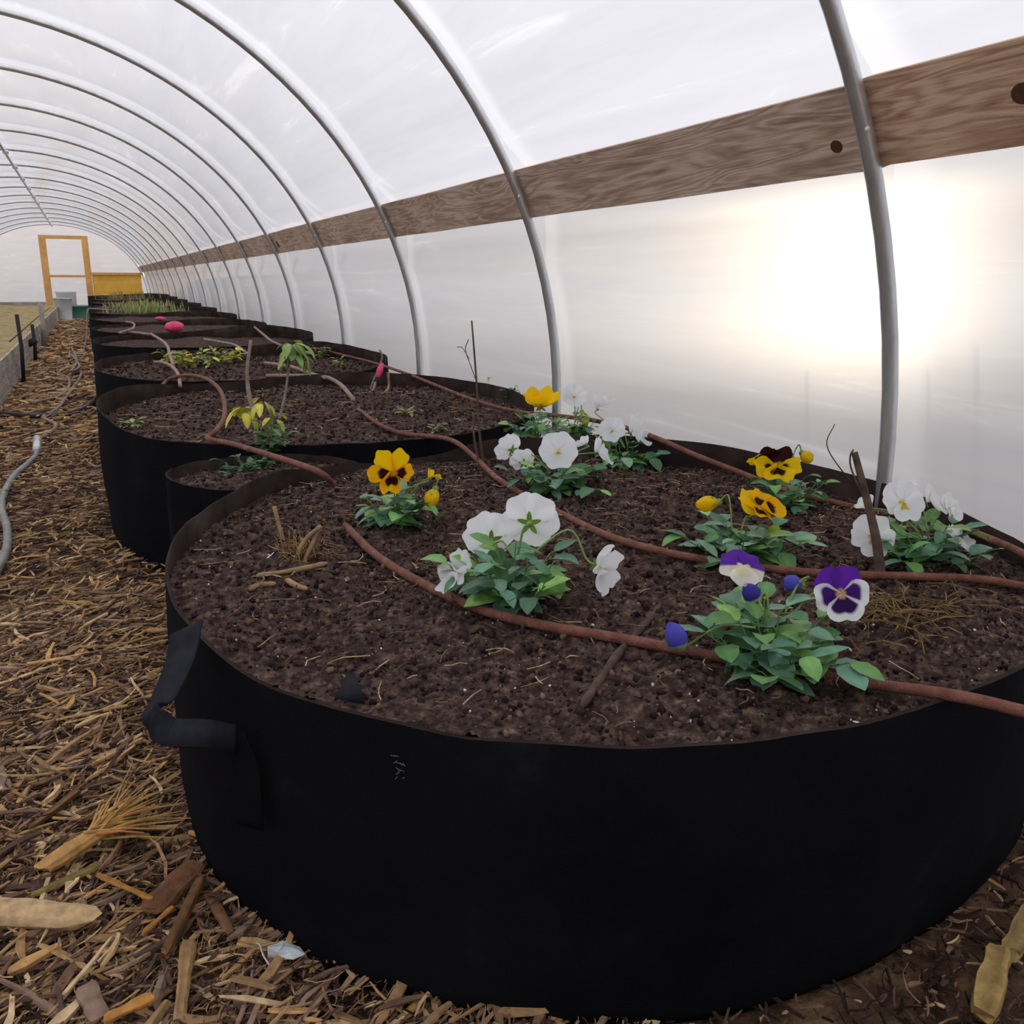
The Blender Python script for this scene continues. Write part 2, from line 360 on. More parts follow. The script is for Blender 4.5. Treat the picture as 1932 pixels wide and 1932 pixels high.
def bag(label, slabel, cx, cy, rx, ry, rim, soil, seed, sq=2.15, lump=.05, segs=128, res=.03, base=.96, thick=.006, amp=.012, wrinkle=1.0, bx=0, by=0):
    """rim: table of (degrees, height); soil: (height at the middle, height at the rim)"""
    b = MB(); rows = []
    e_ = 1-base; prof = [(0, base-.03), (.0, base-.008), (.05, base), (.2, base+e_*.5), (.4, base+e_*.9), (.6, 1.005), (.8, 1.005), (.93, 1.0), (1., 1.0)]
    inner = [(1.0, -1), (.9, -1), (.75, -1)]
    ang = [2*PI*k/segs for k in range(segs)]
    for (h, sc) in prof:
        row = []
        for a in ang:
            H = lerp_h(a, rim); x, y = outline(a, cx, cy, rx, ry, sq, seed, lump)
            wr = .006*wrinkle*noise.noise(V((math.cos(a)*7+seed, math.sin(a)*7, h*1.5)))+.004*wrinkle*noise.noise(V((math.cos(a)*2.5+h*3, math.sin(a)*2.5-h*3, seed)))
            d = V((x-cx, y-cy)); l = d.length; d /= l
            kx = (1-min(1, h/.8))**.8; l = l*sc*(1+(.10*math.exp(-(((math.degrees(a) % 360)-325)/30)**2)*(1-h)**.8 if seed == 1.3 else 0))+wr*(1 if h < .95 else .4)
            row.append((cx+d.x*l+bx*kx, cy+d.y*l+by*kx, max(0.0, H*h)+.004*noise.noise(V((math.cos(a)*9, math.sin(a)*9, seed)))*h))
        rows.append(row)
    lin = MB(); lrows = []
    for i in range(4):
        row = []
        for p in rows[8]:
            d = V((p[0]-cx, p[1]-cy)); l = d.length; d /= l; l -= (0, thick*.85, thick, thick*1.2)[i]
            row.append((cx+d.x*l, cy+d.y*l, p[2]+(0, .0008, -.05, -.12)[i]))
        lrows.append(row)
    b.grid(rows, closed=True); lin.grid(lrows, closed=True)
    t = thing('grow_bag', label, 'grow bag', (cx, cy, 0), 'round black fabric grow bags')
    b.build('fabric_wall', 'fabric', t)
    o = lin.build('inner_lining', 'lining', t); o['label'] = 'soil dusted inner side of the cloth rim'
    # soil
    sb = MB(); idx = {}; vs = []; fs = []
    nx = int(rx*2/res)+2; ny = int(ry*2/res)+2
    def inside(x, y):
        a = math.atan2((y-cy)/ry, (x-cx)/rx)
        a2 = math.atan2(sgn_pow(math.sin(a), sq/2), sgn_pow(math.cos(a), sq/2))
        ox, oy = outline(a2, cx, cy, rx, ry, sq, seed, lump)
        return math.hypot((x-cx)/rx, (y-cy)/ry)/max(1e-6, math.hypot((ox-cx)/rx, (oy-cy)/ry)), a2
    def hz(x, y, q):
        z = soil[0]+(soil[1]-soil[0])*min(1, q)**3
        z += amp*1.3*noise.noise(V((x*4+seed, y*4, 1)))
        if res < .012:
            z += amp*.75*noise.hetero_terrain(V((x*38, y*38, seed)), .8, 2.1, 4, .55)*.5
            z += amp*.35*noise.turbulence(V((x*95, y*95, 2)), 3, False)
        else: z += amp*.7*noise.noise(V((x*24, y*24, 5)))
        return z
    for i in range(nx):
        for j in range(ny):
            x = cx-rx+i*res; y = cy-ry+j*res; q, a2 = inside(x, y)
            if q < .999:
                if q > .985: pass
                idx[(i, j)] = len(vs); vs.append((x, y, hz(x, y, q)))
    for (i, j) in list(idx):
        k = [(i, j), (i+1, j), (i+1, j+1), (i, j+1)]
        if all(q in idx for q in k): fs.append(tuple(idx[q] for q in k))
    # edge ring so the soil meets the cloth
    ring = []
    for a in ang:
        x, y = outline(a, cx, cy, rx*.996-thick, ry*.996-thick, sq, seed, lump); ring.append((x, y, hz(x, y, 1)-.004))
    inr = []
    for a in ang:
        x, y = outline(a, cx, cy, rx*.96-res, ry*.96-res, sq, seed, lump); inr.append((x, y, hz(x, y, .95)+.001))
    sb.add(vs, fs); sb.grid([ring, inr], closed=True)
    so = sb.build('potting_soil', 'soil', None, True, origin=(cx, cy, soil[1]))
    tag(so, slabel, 'soil', 'soil in the grow bags', 'stuff')
    rec = dict(cx=cx, cy=cy, rx=rx, ry=ry, hz=lambda x, y: hz(x, y, inside(x, y)[0]), inside=lambda x, y: inside(x, y)[0], obj=so, bag=t)
    BAGS.append(rec); return rec

B1 = bag('large black fabric grow bag at the front, planted with pansies', 'dark crumbly soil around the pansies in the front bag',
    .790, 1.41, .738, .80, [(0, .455), (45, .465), (75, .45), (95, .405), (110, .418), (128, .440), (160, .437), (185, .422), (210, .405), (240, .408), (270, .413), (300, .412), (330, .44)],
    (.412, .393), 1.3, 2.2, .02, 160, .0062, .99, .006, .013, 1.0, -.012, .05)
BP = bag('small black bag pocket wedged behind the big pansy bag', 'soil in the small pocket behind the big pansy bag',
    .38, 2.30, .25, .185, [(0, .385), (90, .40), (180, .40), (270, .382)], (.376, .370), 4.1, 2.2, .03, 48, .02, .94)
B2 = bag('second black grow bag, with yellow leafed cane and arching brown hose', 'dark soil in the second bag, under the arching hose loop',
    .755, 3.28, .755, .84, [(0, .45), (60, .46), (110, .435), (150, .47), (180, .46), (215, .42), (270, .42), (320, .43)], (.415, .395), 2.2, 2.2, .03, 96, .014, .99)
B3 = bag('third black grow bag, pink ribbon at its raised rim', 'soil in the third bag, under the pink ribbon',
    .755, 5.05, .755, .82, [(0, .47), (50, .50), (100, .45), (150, .45), (190, .43), (235, .42), (300, .43)], (.42, .40), 3.4, 2.2, .03, 96, .025, .985)
B4 = bag('fourth black grow bag with a row of yellow green seedlings', 'soil in the fourth bag under the yellow green seedlings',
    .755, 6.95, .755, .85, [(0, .50), (50, .52), (100, .46), (150, .46), (200, .45), (250, .45), (300, .45)], (.43, .41), 5.5, 2.3, .03, 96, .03, .985)
cys = [8.8, 10.6, 12.4, 14.2, 16.0, 17.8, 19.6]
labs = [('fifth black grow bag, holding the crumpled pink plastic', 'soil in the fifth bag under the crumpled pink plastic'),
        ('sixth black grow bag counted from the path start, bare soil', 'bare soil in the sixth bag, beyond the pink plastic'),
        ('seventh black grow bag, with tufts of green grass', 'soil in the seventh bag under tufts of green grass'),
        ('eighth black grow bag, just behind the grassy one', 'soil in the eighth bag, just behind the grassy one'),
        ('ninth black grow bag, third from the door wall', 'soil in the ninth bag, third from the door wall'),
        ('tenth black grow bag, next to last before the door wall', 'soil in the tenth bag, next to last before the door wall'),
        ('last black grow bag in the row, by the plywood panel', 'soil in the last bag, by the plywood panel')]
BF = []
for i, cy in enumerate(cys):
    h = .46+.018*i
    BF.append(bag(labs[i][0], labs[i][1], .755, cy, .755, .84, [(0, h+.03), (60, h+.04), (120, h), (180, h-.005), (240, h-.02), (300, h-.01)], (h-.014, h-.03), 6.3+i*1.7, 2.25, .03, 64, .05))

# handle loop on the outer side of the front bag
def ribbon(b, pts, ups, w, th=.003):
    rows = []
    for i, p in enumerate(pts):
        t = (pts[min(i+1, len(pts)-1)]-pts[max(i-1, 0)]).normalized(); u = ups[i] if isinstance(ups, list) else ups
        u = (u-t*u.dot(t)).normalized(); nn = t.cross(u)
        ww = w[i] if isinstance(w, list) else w
        rows.append([p+u*ww/2+nn*th/2, p-u*ww/2+nn*th/2, p-u*ww/2-nn*th/2, p+u*ww/2-nn*th/2])
    b.grid(rows, closed=True)
    k = len(b.v)-4; b.f.append((k, k+1, k+2, k+3)); k = len(b.v)-4*len(pts); b.f.append((k+3, k+2, k+1, k))
def lerpU(us, n, m):
    out = []
    for i in range(m):
        t = i/(m-1)*(len(us)-1); k = min(int(t), len(us)-2); out.append((us[k].lerp(us[k+1], t-k)).normalized())
    return out
d1 = depth((.07, 1.02, .35))
b = MB()
ctrl = [atd(352, 1185, d1+.05), atd(338, 1250, d1+.01), atd(308, 1318, d1-.04), atd(288, 1350, d1-.07), atd(318, 1380, d1-.085), atd(385, 1384, d1-.065), atd(445, 1394, d1-.0)]
pts = spline(ctrl, 8)
ups = lerpU([face(.85, .1, .5), face(.85, .1, .5), face(.8, .1, .6), face(.6, .3, .8), face(.1, .75, -.6), face(0, .75, -.65), face(0, .8, -.5)], 0, len(pts))
wd = [.05-.018*min(1, i/28) for i in range(len(pts))]
ribbon(b, pts, ups, wd, .004); hd = b.build('handle', 'strap', B1['bag']); hd['label'] = 'grey webbing handle loop'
b = MB()
pts = spline([atd(440, 1392, d1+.0), atd(462, 1440, d1+.004), atd(470, 1500, d1+.012), atd(472, 1560, d1+.03)], 6)
ribbon(b, pts, face(1, 0, .3), .035, .003); b.build('handle_strap', 'fabric', B1['bag'])
b = MB(); pc = onz(665, 1325, .405)    # loose flap of felt poking from the soil inside the rim
pts = spline([pc+V((0, .02, -.02)), pc+V((.0, .01, .005)), pc+V((.01, .045, .012))], 5); ribbon(b, pts, RX, [.03, .032, .034, .035, .034, .03, .026, .022, .018, .014, .01], .003)
tag(b.build('felt_scrap', 'strap'), 'small dark felt scrap stuck in soil at the front bag rim', 'scrap')

# crumbs and white perlite on the front bag, children of its soil
def crumbs(rec, n, r0, r1, name, mat, cols, lift=.3):
    b = MB()
    for _ in range(n):
        while True:
            x = random.uniform(rec['cx']-rec['rx'], rec['cx']+rec['rx']); y = random.uniform(rec['cy']-rec['ry'], rec['cy']+rec['ry'])
            if rec['inside'](x, y) < .975: break
        r = r0*(r1/r0)**(random.random()**2.2); c = random.choice(cols); k = random.uniform(.75, 1.2)
        R = Euler((random.uniform(0, 6), random.uniform(0, 6), random.uniform(0, 6))).to_matrix()
        b.ball((x, y, rec['hz'](x, y)+r*lift), (r, r*random.uniform(.6, 1), r*random.uniform(.5, .9)), 6, 4, tuple(q*k for q in c), R, .34)
    o = b.build(name, mat, None, True, origin=rec['obj'].location); o.location = (0, 0, 0); o.parent = rec['obj']; o['kind'] = 'stuff'
    return o
soilc = [srgb(48, 36, 34), srgb(70, 54, 50), srgb(90, 72, 64), srgb(40, 30, 30), srgb(112, 92, 78), srgb(78, 64, 54), srgb(60, 46, 44)]
crumbs(B1, 15000, .0018, .0068, 'soil_crumbs', 'crumb', soilc)
crumbs(B1, 420, .0009, .0026, 'perlite', 'perlite', [(.8, .8, .8)], .8)
crumbs(B2, 3200, .004, .009, 'soil_crumbs', 'crumb', soilc)
crumbs(B2, 120, .0015, .0035, 'perlite', 'perlite', [(.8, .8, .8)], .8)
crumbs(B3, 1400, .006, .012, 'soil_crumbs', 'crumb', soilc)
crumbs(BP, 400, .003, .007, 'soil_crumbs', 'crumb', soilc)
# fine dry stems and fibres lying on the soil
def fibres(rec, n, name, cols, l0=.015, l1=.06, r=.0009):
    b = MB()
    for _ in range(n):
        while True:
            x = random.uniform(rec['cx']-rec['rx'], rec['cx']+rec['rx']); y = random.uniform(rec['cy']-rec['ry'], rec['cy']+rec['ry'])
            if rec['inside'](x, y) < .93: break
        a = random.uniform(0, 2*PI); l = random.uniform(l0, l1); k = random.uniform(-1, 1)
        pts = []
        for i in range(4):
            t = i/3-.5; xx = x+math.cos(a+k*t)*l*t; yy_ = y+math.sin(a+k*t)*l*t; pts.append((xx, yy_, rec['hz'](x, y)+.006+.004*random.random()))
        b.tube(pts, [r, r, r, r*.5], 4, random.choice(cols), False)
    o = b.build(name, 'crumb', None, True, origin=rec['obj'].location); o.location = (0, 0, 0); o.parent = rec['obj']; o['kind'] = 'stuff'
fib = [srgb(150, 124, 92), srgb(120, 96, 70), srgb(96, 76, 58), srgb(180, 156, 124)]
fibres(B1, 500, 'dry_fibres', fib); fibres(B2, 160, 'dry_fibres', fib, .02, .08, .0015)

# ------------------------------------------------------------------ plants
G = [srgb(92, 140, 78), srgb(110, 158, 84), srgb(84, 128, 92), srgb(130, 174, 90), srgb(78, 118, 80), srgb(118, 158, 128), srgb(104, 148, 120)]
def leaf(b, base, d, up, ln, wd, col, curl=.35, scallop=.12, fold=.25):
    d = d.normalized(); s = d.cross(up); s = s.normalized() if s.length > 1e-6 else d.orthogonal().normalized(); u = s.cross(d)
    rows = []; cols = []
    n = 8
    for i in range(n+1):
        t = i/n; hw = wd/2*(math.sin(PI*min(1, t**.85))**.6)*(1-.05*t)
        if t < .08: hw = wd*.06
        hw *= 1+scallop*math.sin(t*PI*6+.8)*.5
        if i == n: hw = wd*.03
        ang = -curl*t*1.4
        p = base+d*(ln*t*math.cos(ang*.6))+u*(ln*t*math.sin(ang*.6))
        row = []; cr = []
        for j in (-1, -.5, 0, .5, 1):
            row.append(p+s*hw*j+u*(abs(j)*hw*fold)); k = 1.18 if j == 0 else 1
            cr.append(tuple(min(1, c*k) for c in col))
        rows.append(row); cols.append(cr)
    b.grid(rows, cols)
def stalk(b, p0, p1, r=.0016, bow=None, col=srgb(122, 156, 84), seg=6):
    m = (V(p0)+V(p1))/2+(bow or V((0, 0, .01)))
    b.tube(spline([p0, m, p1], 6), r, seg, col)
def clump(b, base, n, spread, height, ln=(.03, .05), cols=G, wr=.66):
    """leafy shoots fanning out from one crown"""
    base = V(base); ns = max(4, int(n/5)); per = max(2, int(round(n*1.5/ns)))
    for i in range(ns):
        a = i*2.39996+random.uniform(-.4, .4); q = (i+.5)/ns
        out = V((math.cos(a), math.sin(a), 0)); rad = max(.005, spread*q**.6-.012); h = height*(1.02-.45*q*q)*random.uniform(.75, 1.08)-.012
        tip = base+out*rad+V((0, 0, h)); mid = base+out*rad*.55+V((0, 0, h*.45))
        pts = spline([base, mid, tip], 6); b.tube(pts, [.0017-.0009*k/len(pts) for k in range(len(pts))], 5, srgb(104, 142, 74), False)
        for k in range(per):
            t = (k+.6)/per; p = pts[min(len(pts)-1, int(t*(len(pts)-1)+.5))]; aa = a+(k % 2*2-1)*random.uniform(.5, 1.7) if k < per-1 else a+random.uniform(-.5, .5)
            d = V((math.cos(aa), math.sin(aa), random.uniform(-.35, .75))).normalized(); pet = random.uniform(.004, .014)
            p2 = p+d*pet+V((0, 0, .004)); b.tube([p, (p+p2)/2+V((0, 0, .002)), p2], .0008, 4, srgb(110, 146, 78), False)
            l = random.uniform(*ln)*(.85+.35*(1-t)); c = random.choice(cols); kk = random.uniform(.75, 1.2)
            leaf(b, p2, d, V((random.uniform(-.3, .3), random.uniform(-.3, .3), 1)), l, l*random.uniform(wr-.08, wr+.1), tuple(x*kk for x in c), random.uniform(-.1, .6))
YEL, YEL2, MAR = srgb(254, 212, 10), srgb(252, 190, 6), srgb(50, 10, 10)
WHT, CRM, PUR, DPU, LIL = (.95, .95, .96), srgb(240, 232, 196), srgb(104, 44, 172), srgb(52, 16, 84), srgb(112, 106, 214)
def pcol(kind, pet, s, t):
    if kind == 'white':
        if s < .2: return srgb(238, 206, 40) if pet == 4 else srgb(236, 232, 170)
        return WHT
    if kind == 'whiteveined':
        if s < .22: return srgb(236, 200, 30)
        if pet == 4 and s < .45 and abs(t) < .5: return srgb(226, 206, 70)
        return WHT
    if kind == 'yellow':
        if s < .14: return srgb(248, 190, 60)
        if pet >= 2 and s < .66 and abs(t) < .82: return MAR
        return YEL if pet < 2 else YEL2
    if kind == 'yellowback':   # petals edged with maroon behind
        if pet < 2: return MAR if s > .45 else YEL2
        if s < .55 and abs(t) < .75: return MAR
        return YEL
    if kind == 'plainyellow': return YEL if s > .2 else srgb(240, 150, 4)
    if kind == 'purple':
        if s < .13: return srgb(240, 190, 130)
        if pet < 2: return PUR
        if s < .68 and abs(t) < .72: return DPU if pet == 4 else srgb(72, 26, 120)
        return WHT
    if kind == 'purplecream':
        if pet < 2: return PUR
        if pet < 4 and s > .3 and t*(1 if pet == 2 else -1) > .1: return PUR
        return CRM if s < .6 else srgb(246, 242, 226)
    return WHT
def flower(plant, P, nrm, R, kind, base, upv=None, cup=.15, spread=1.0, ruffle=1.0, stem=True, lean=None):
    nrm = V(nrm).normalized(); up = V(upv) if upv is not None else V((0, 0, 1))
    Y = up-nrm*up.dot(nrm); Y = Y.normalized() if Y.length > .05 else nrm.orthogonal().normalized(); X = Y.cross(nrm)
    b = MB(); ph = random.uniform(0, 6)
    pet = [(58, 60, 1.0, -.004), (122, 60, 1.0, -.0055), (-6, 58, .95, .0), (186, 58, .95, .001), (-90, 72, 1.0, .003)]
    for k, (a0, w, ln, zo) in enumerate(pet):
        rows = []; cols = []
        for i in range(10):
            s = .02+.98*i/9; row = []; cr = []
            for j in range(17):
                t = -1+2*j/16
                e = (1-abs(t)**4.)**.5*.8+.2*math.cos(t*1.3)
                if k == 4: e *= 1-.12*math.exp(-(t/.16)**2)
                e *= 1+.03*math.sin(t*9+ph+k)*ruffle
                a = math.radians(a0*1+t*w*spread)
                r = R*ln*s*e
                z = zo*R/.03+cup*R*(s**2)*(.6+.4*math.cos(t*2))+R*.07*ruffle*s*s*math.sin(t*7+ph+k*2)
                if k == 4: z += R*.14*s
                row.append(P+X*(r*math.cos(a))+Y*(r*math.sin(a))+nrm*z); cr.append(pcol(kind, k, s, t))
            rows.append(row); cols.append(cr)
        b.grid(rows, cols)
    fl = b.build('flower', 'petal', plant)
    if stem:
        cb = MB(); back = P-nrm*R*(.16-min(0, cup)*.3)
        for q in range(5):
            a = q*2*PI/5+.3; d = X*math.cos(a)+Y*math.sin(a)
            leaf(cb, back, d-nrm*.2, -nrm, R*.42, R*.17, srgb(110, 140, 60), .1, 0, .1)
        cb.ball(back-nrm*R*.06, R*.1, 6, 5, srgb(134, 160, 74)); sub(cb, 'calyx', 'leaf', fl)
        sbm = MB(); bk = back-nrm*R*.1; mid = bk-nrm*R*.45+V((0, 0, R*.1))
        bs = V(base)
        sbm.tube(spline([bk, mid, mid.lerp(bs, .5)+V((0, 0, .012))+(lean or V((0, 0, 0))), bs], 6), [.0017]*19, 6, srgb(134, 164, 92))
        sub(sbm, 'flower_stalk', 'leaf', fl)
    return fl
def bud(plant, P, axis, ln, rad, col, tip, base):
    b = MB(); ax = V(axis).normalized(); q = ax.to_track_quat('Z', 'Y').to_matrix(); rows = []; cols = []
    for i in range(9):
        t = i/8; r = rad*(math.sin(PI*(t*.86+.07))**.8)
        tw = .9*t
        rows.append([P+q@V((r*math.cos(a+tw)*(1+.12*math.cos(3*a)), r*math.sin(a+tw)*(1+.12*math.cos(3*a)), (t-.5)*ln)) for a in (2*PI*k/12 for k in range(12))])
        cols.append([col if t > .35 else tip]*12)
    b.grid(rows, cols, True); fl = b.build('bud', 'petal', plant)
    cb = MB(); bk = P-ax*ln*.5
    for k in range(5):
        a = k*2*PI/5; d = q@V((math.cos(a)*.55, math.sin(a)*.55, .8)); leaf(cb, bk, d, q@V((math.cos(a), math.sin(a), 0)), ln*.6, ln*.22, srgb(112, 146, 66), -.2, 0, .2)
    cb.ball(bk, rad*.5, 6, 5, srgb(134, 160, 74)); sub(cb, 'calyx', 'leaf', fl)
    sm = MB(); m1 = bk-ax*ln*.35+V((0, 0, .012)); bs = V(base)
    sm.tube(spline([bk, m1, m1.lerp(bs, .5)+V((0, 0, .015)), bs], 6), .0016, 6, srgb(126, 152, 84)); sub(sm, 'flower_stalk', 'leaf', fl)
    return fl

GP = 'pansies in the front bag'
def pansy(label, bx, by, n, spread, height, ln=(.03, .05), cols=G):
    P = onz(bx, by, .41); P.z = B1['hz'](P.x, P.y)-.004
    t = thing('pansy_plant', label, 'flower', P, GP)
    b = MB(); clump(b, P, int(n*1.45), spread*1.17, height, (ln[0], ln[1]*1.04), cols); b.build('foliage', 'leaf', t)
    return t, P, depth(P)
pxm = lambda n, d: n*d/F      # pixels to metres at a distance

# yellow pansy beside the pocket
t, P, d = pansy('yellow pansy with dark blotches standing alone near the bag pocket', 745, 992, 30, .085, .075, (.034, .052))
flower(t, atd(742, 892, d), face(-.1, .1, 1), pxm(46, d), 'yellow', P+V((0, 0, .05)), upv=face(-.05, 1, 0), cup=.55, spread=.68, ruffle=1.3)
flower(t, atd(812, 903, d), face(.5, .5, -.2), pxm(17, d), 'yellow', P+V((.01, 0, .04)), cup=.9, spread=.7)
bud(t, atd(816, 940, d-.02), face(-.3, -1, .2), pxm(36, d), pxm(14, d), YEL, srgb(226, 206, 40), P+V((.02, 0, .04)))
# white pansy in front
t, P, d = pansy('white pansy by the front hose, blooms turned away and one drooping', 965, 1152, 44, .10, .115, (.032, .05))
flower(t, atd(1000, 985, d), face(.15, .25, -1), pxm(58, d), 'white', P+V((.01, 0, .08)), cup=.22, ruffle=1.2)
flower(t, atd(925, 1015, d+.02), face(-.2, .45, -1), pxm(54, d), 'white', P+V((0, 0, .08)), cup=.3)
flower(t, atd(868, 1082, d-.01), face(-.75, .3, .55), pxm(48, d), 'white', P+V((-.01, 0, .06)), upv=face(.1, 1, 0), cup=.4, spread=.8)
flower(t, atd(1132, 1070, d-.02), face(.6, -.25, .55), pxm(48, d), 'white', P+V((.02, 0, .07)), upv=face(.7, .7, 0), cup=.45, spread=.75, lean=V((.02, 0, .03)))
# white with round open bloom
t, P, d = pansy('white pansy with a round wide open bloom facing the path', 1050, 930, 40, .115, .075, (.03, .048))
flower(t, atd(1053, 852, d-.03), face(0, .1, 1), pxm(38, d), 'white', P+V((0, 0, .05)), cup=.25, spread=1.1)
flower(t, atd(963, 848, d), face(-.6, .4, -.7), pxm(30, d), 'white', P+V((-.02, 0, .05)), cup=.4)
flower(t, atd(987, 872, d-.02), face(-.2, .5, -.8), pxm(26, d), 'white', P+V((-.02, 0, .05)), cup=.4)
flower(t, atd(1128, 853, d), face(.8, .2, .2), pxm(30, d), 'white', P+V((.02, 0, .05)), cup=.5, spread=.8)
flower(t, atd(1103, 838, d+.01), face(-.5, .5, -.4), pxm(16, d), 'white', P+V((.02, 0, .05)), cup=.6)
# white pair behind it
t, P, d = pansy('white pansy with paired blooms beside the round white bloom, against the film', 1178, 868, 34, .10, .09, (.034, .055))
flower(t, atd(1155, 812, d), face(-.2, .15, 1), pxm(27, d), 'white', P+V((0, 0, .06)), cup=.25)
flower(t, atd(1196, 815, d+.01), face(.75, .2, .4), pxm(34, d), 'white', P+V((.01, 0, .06)), cup=.5, ruffle=1.6)
flower(t, atd(1130, 768, d+.05), face(.4, .9, .3), pxm(22, d), 'white', P+V((0, 0, .06)), cup=1.0, spread=.6)
# yellow and white at the back rim
t, P, d = pansy('yellow pansy at the back rim beside the second hoop foot', 1018, 832, 40, .10, .11, (.032, .05))
flower(t, atd(1020, 762, d), face(.05, .75, .65), pxm(37, d), 'plainyellow', P+V((0, 0, .08)), cup=.55, ruffle=1.4)
t, P, d = pansy('white pansy at the back rim behind the round white bloom', 1085, 822, 30, .085, .10, (.03, .046), G+[srgb(150, 176, 70)])
flower(t, atd(1083, 748, d), face(.05, .15, 1), pxm(25, d), 'white', P+V((0, 0, .08)), cup=.3, ruffle=1.6)
bud(t, atd(1102, 790, d-.02), face(.2, -.8, .3), pxm(30, d), pxm(9, d), srgb(214, 222, 120), srgb(180, 200, 80), P+V((0, 0, .06)))
# yellow ones at the sunny rim
t, P, d = pansy('yellow pansy against the black rear rim, blooms with maroon backs', 1478, 962, 34, .10, .085, (.03, .046))
flower(t, atd(1465, 884, d-.01), face(-.1, .5, .85), pxm(46, d), 'yellowback', P+V((0, 0, .06)), upv=face(0, 1, 0), cup=.3, ruffle=1.6)
flower(t, atd(1447, 872, d+.03), face(-.3, .8, -.3), pxm(36, d), 'yellowback', P+V((0, 0, .06)), cup=.4)
bud(t, atd(1522, 862, d), face(.3, -.4, .5), pxm(28, d), pxm(12, d), srgb(244, 206, 40), srgb(160, 176, 60), P+V((0, 0, .06)))
t, P, d = pansy('yellow pansy with one dark blotch, above the middle hose', 1395, 1050, 46, .12, .085, (.034, .054))
flower(t, atd(1432, 958, d-.02), face(.35, .62, .55), pxm(46, d), 'yellow', P+V((0, 0, .06)), upv=face(-.75, .4, 0), cup=.25, ruffle=1.2)
bud(t, atd(1335, 950, d), face(-1, -.1, .1), pxm(44, d), pxm(15, d), YEL, srgb(214, 206, 40), P+V((-.02, 0, .06)))
bud(t, atd(1462, 1000, d-.03), face(0, .7, .5), pxm(24, d), pxm(10, d), srgb(170, 190, 70), srgb(140, 170, 60), P+V((.02, 0, .05)))
# white group by the stick
t, P, d = pansy('white pansy group behind the broken upright stick by the rim', 1742, 1066, 46, .105, .085, (.03, .046))
flower(t, atd(1702, 948, d-.02), face(.05, .2, 1), pxm(42, d), 'whiteveined', P+V((-.01, 0, .06)), cup=.2)
flower(t, atd(1705, 918, d+.03), face(.1, .6, .4), pxm(24, d), 'white', P+V((0, 0, .06)), cup=.5)
flower(t, atd(1755, 945, d+.0), face(.8, .3, .5), pxm(34, d), 'white', P+V((0, 0, .06)), cup=.4)
flower(t, atd(1790, 958, d+.01), face(.55, .2, .7), pxm(30, d), 'white', P+V((.01, 0, .06)), cup=.3, spread=.9)
flower(t, atd(1645, 1012, d-.05), face(-.1, .1, 1), pxm(42, d), 'whiteveined', P+V((-.02, 0, .05)), cup=.15, spread=.85)
flower(t, atd(1638, 953, d), face(-.7, .5, .2), pxm(20, d), 'white', P+V((-.02, 0, .06)), cup=.6)
flower(t, atd(1808, 1022, d-.03), face(.35, .55, .7), pxm(36, d), 'white', P+V((.02, 0, .05)), upv=face(.6, .6, 0), cup=.3, spread=.72)
# purple and white
t, P, d = pansy('purple and white pansy with four lilac buds beside the front hose', 1455, 1248, 46, .105, .085, (.034, .054))
flower(t, atd(1586, 1120, d-.02), face(-.05, .05, 1), pxm(54, d), 'purple', P+V((.03, 0, .07)), upv=face(-.12, 1, 0), cup=.12)
flower(t, atd(1403, 1068, d-.01), face(.1, .5, .8), pxm(46, d), 'purplecream', P+V((-.02, 0, .08)), upv=face(.15, 1, 0), cup=-.25, spread=.95)
bud(t, atd(1418, 1118, d-.02), face(-.5, .5, .3), pxm(44, d), pxm(17, d), srgb(78, 70, 170), WHT, P+V((-.01, 0, .07)))
bud(t, atd(1495, 1100, d), face(-1, .2, .2), pxm(38, d), pxm(16, d), srgb(98, 96, 200), LIL, P+V((.015, 0, .07)))
bud(t, atd(1275, 1200, d-.03), face(-.4, .7, .5), pxm(64, d), pxm(20, d), LIL, WHT, P+V((-.03, 0, .06)))
# low seedlings at the soil edges
# --- canes and small leafy plants in the other bags
def sprig(name, label, cat, base, n, spread, height, ln, cols, group=None, cane=None, wr=.5):
    t = thing(name, label, cat, base, group); b = MB(); clump(b, base, n, spread, height, ln, cols, wr); b.build('foliage', 'leaf', t)
    return t
GR2 = [srgb(84, 118, 74), srgb(70, 104, 74), srgb(104, 138, 90), srgb(60, 92, 64)]
YG = [srgb(206, 200, 70), srgb(184, 186, 74), srgb(222, 206, 84), srgb(160, 168, 70)]
OL = [srgb(150, 150, 82), srgb(122, 128, 74), srgb(172, 164, 92), srgb(104, 112, 66)]
P = onz(468, 895, .36); sprig('herb_plant', 'low green herb growing in the small bag pocket', 'plant', P, 44, .10, .055, (.022, .04), GR2)
P = onz(512, 852, .40); P.z = .38; sprig('herb_plant', 'taller green herb under the yellow leafed cane', 'plant', P, 40, .075, .13, (.028, .046), GR2)
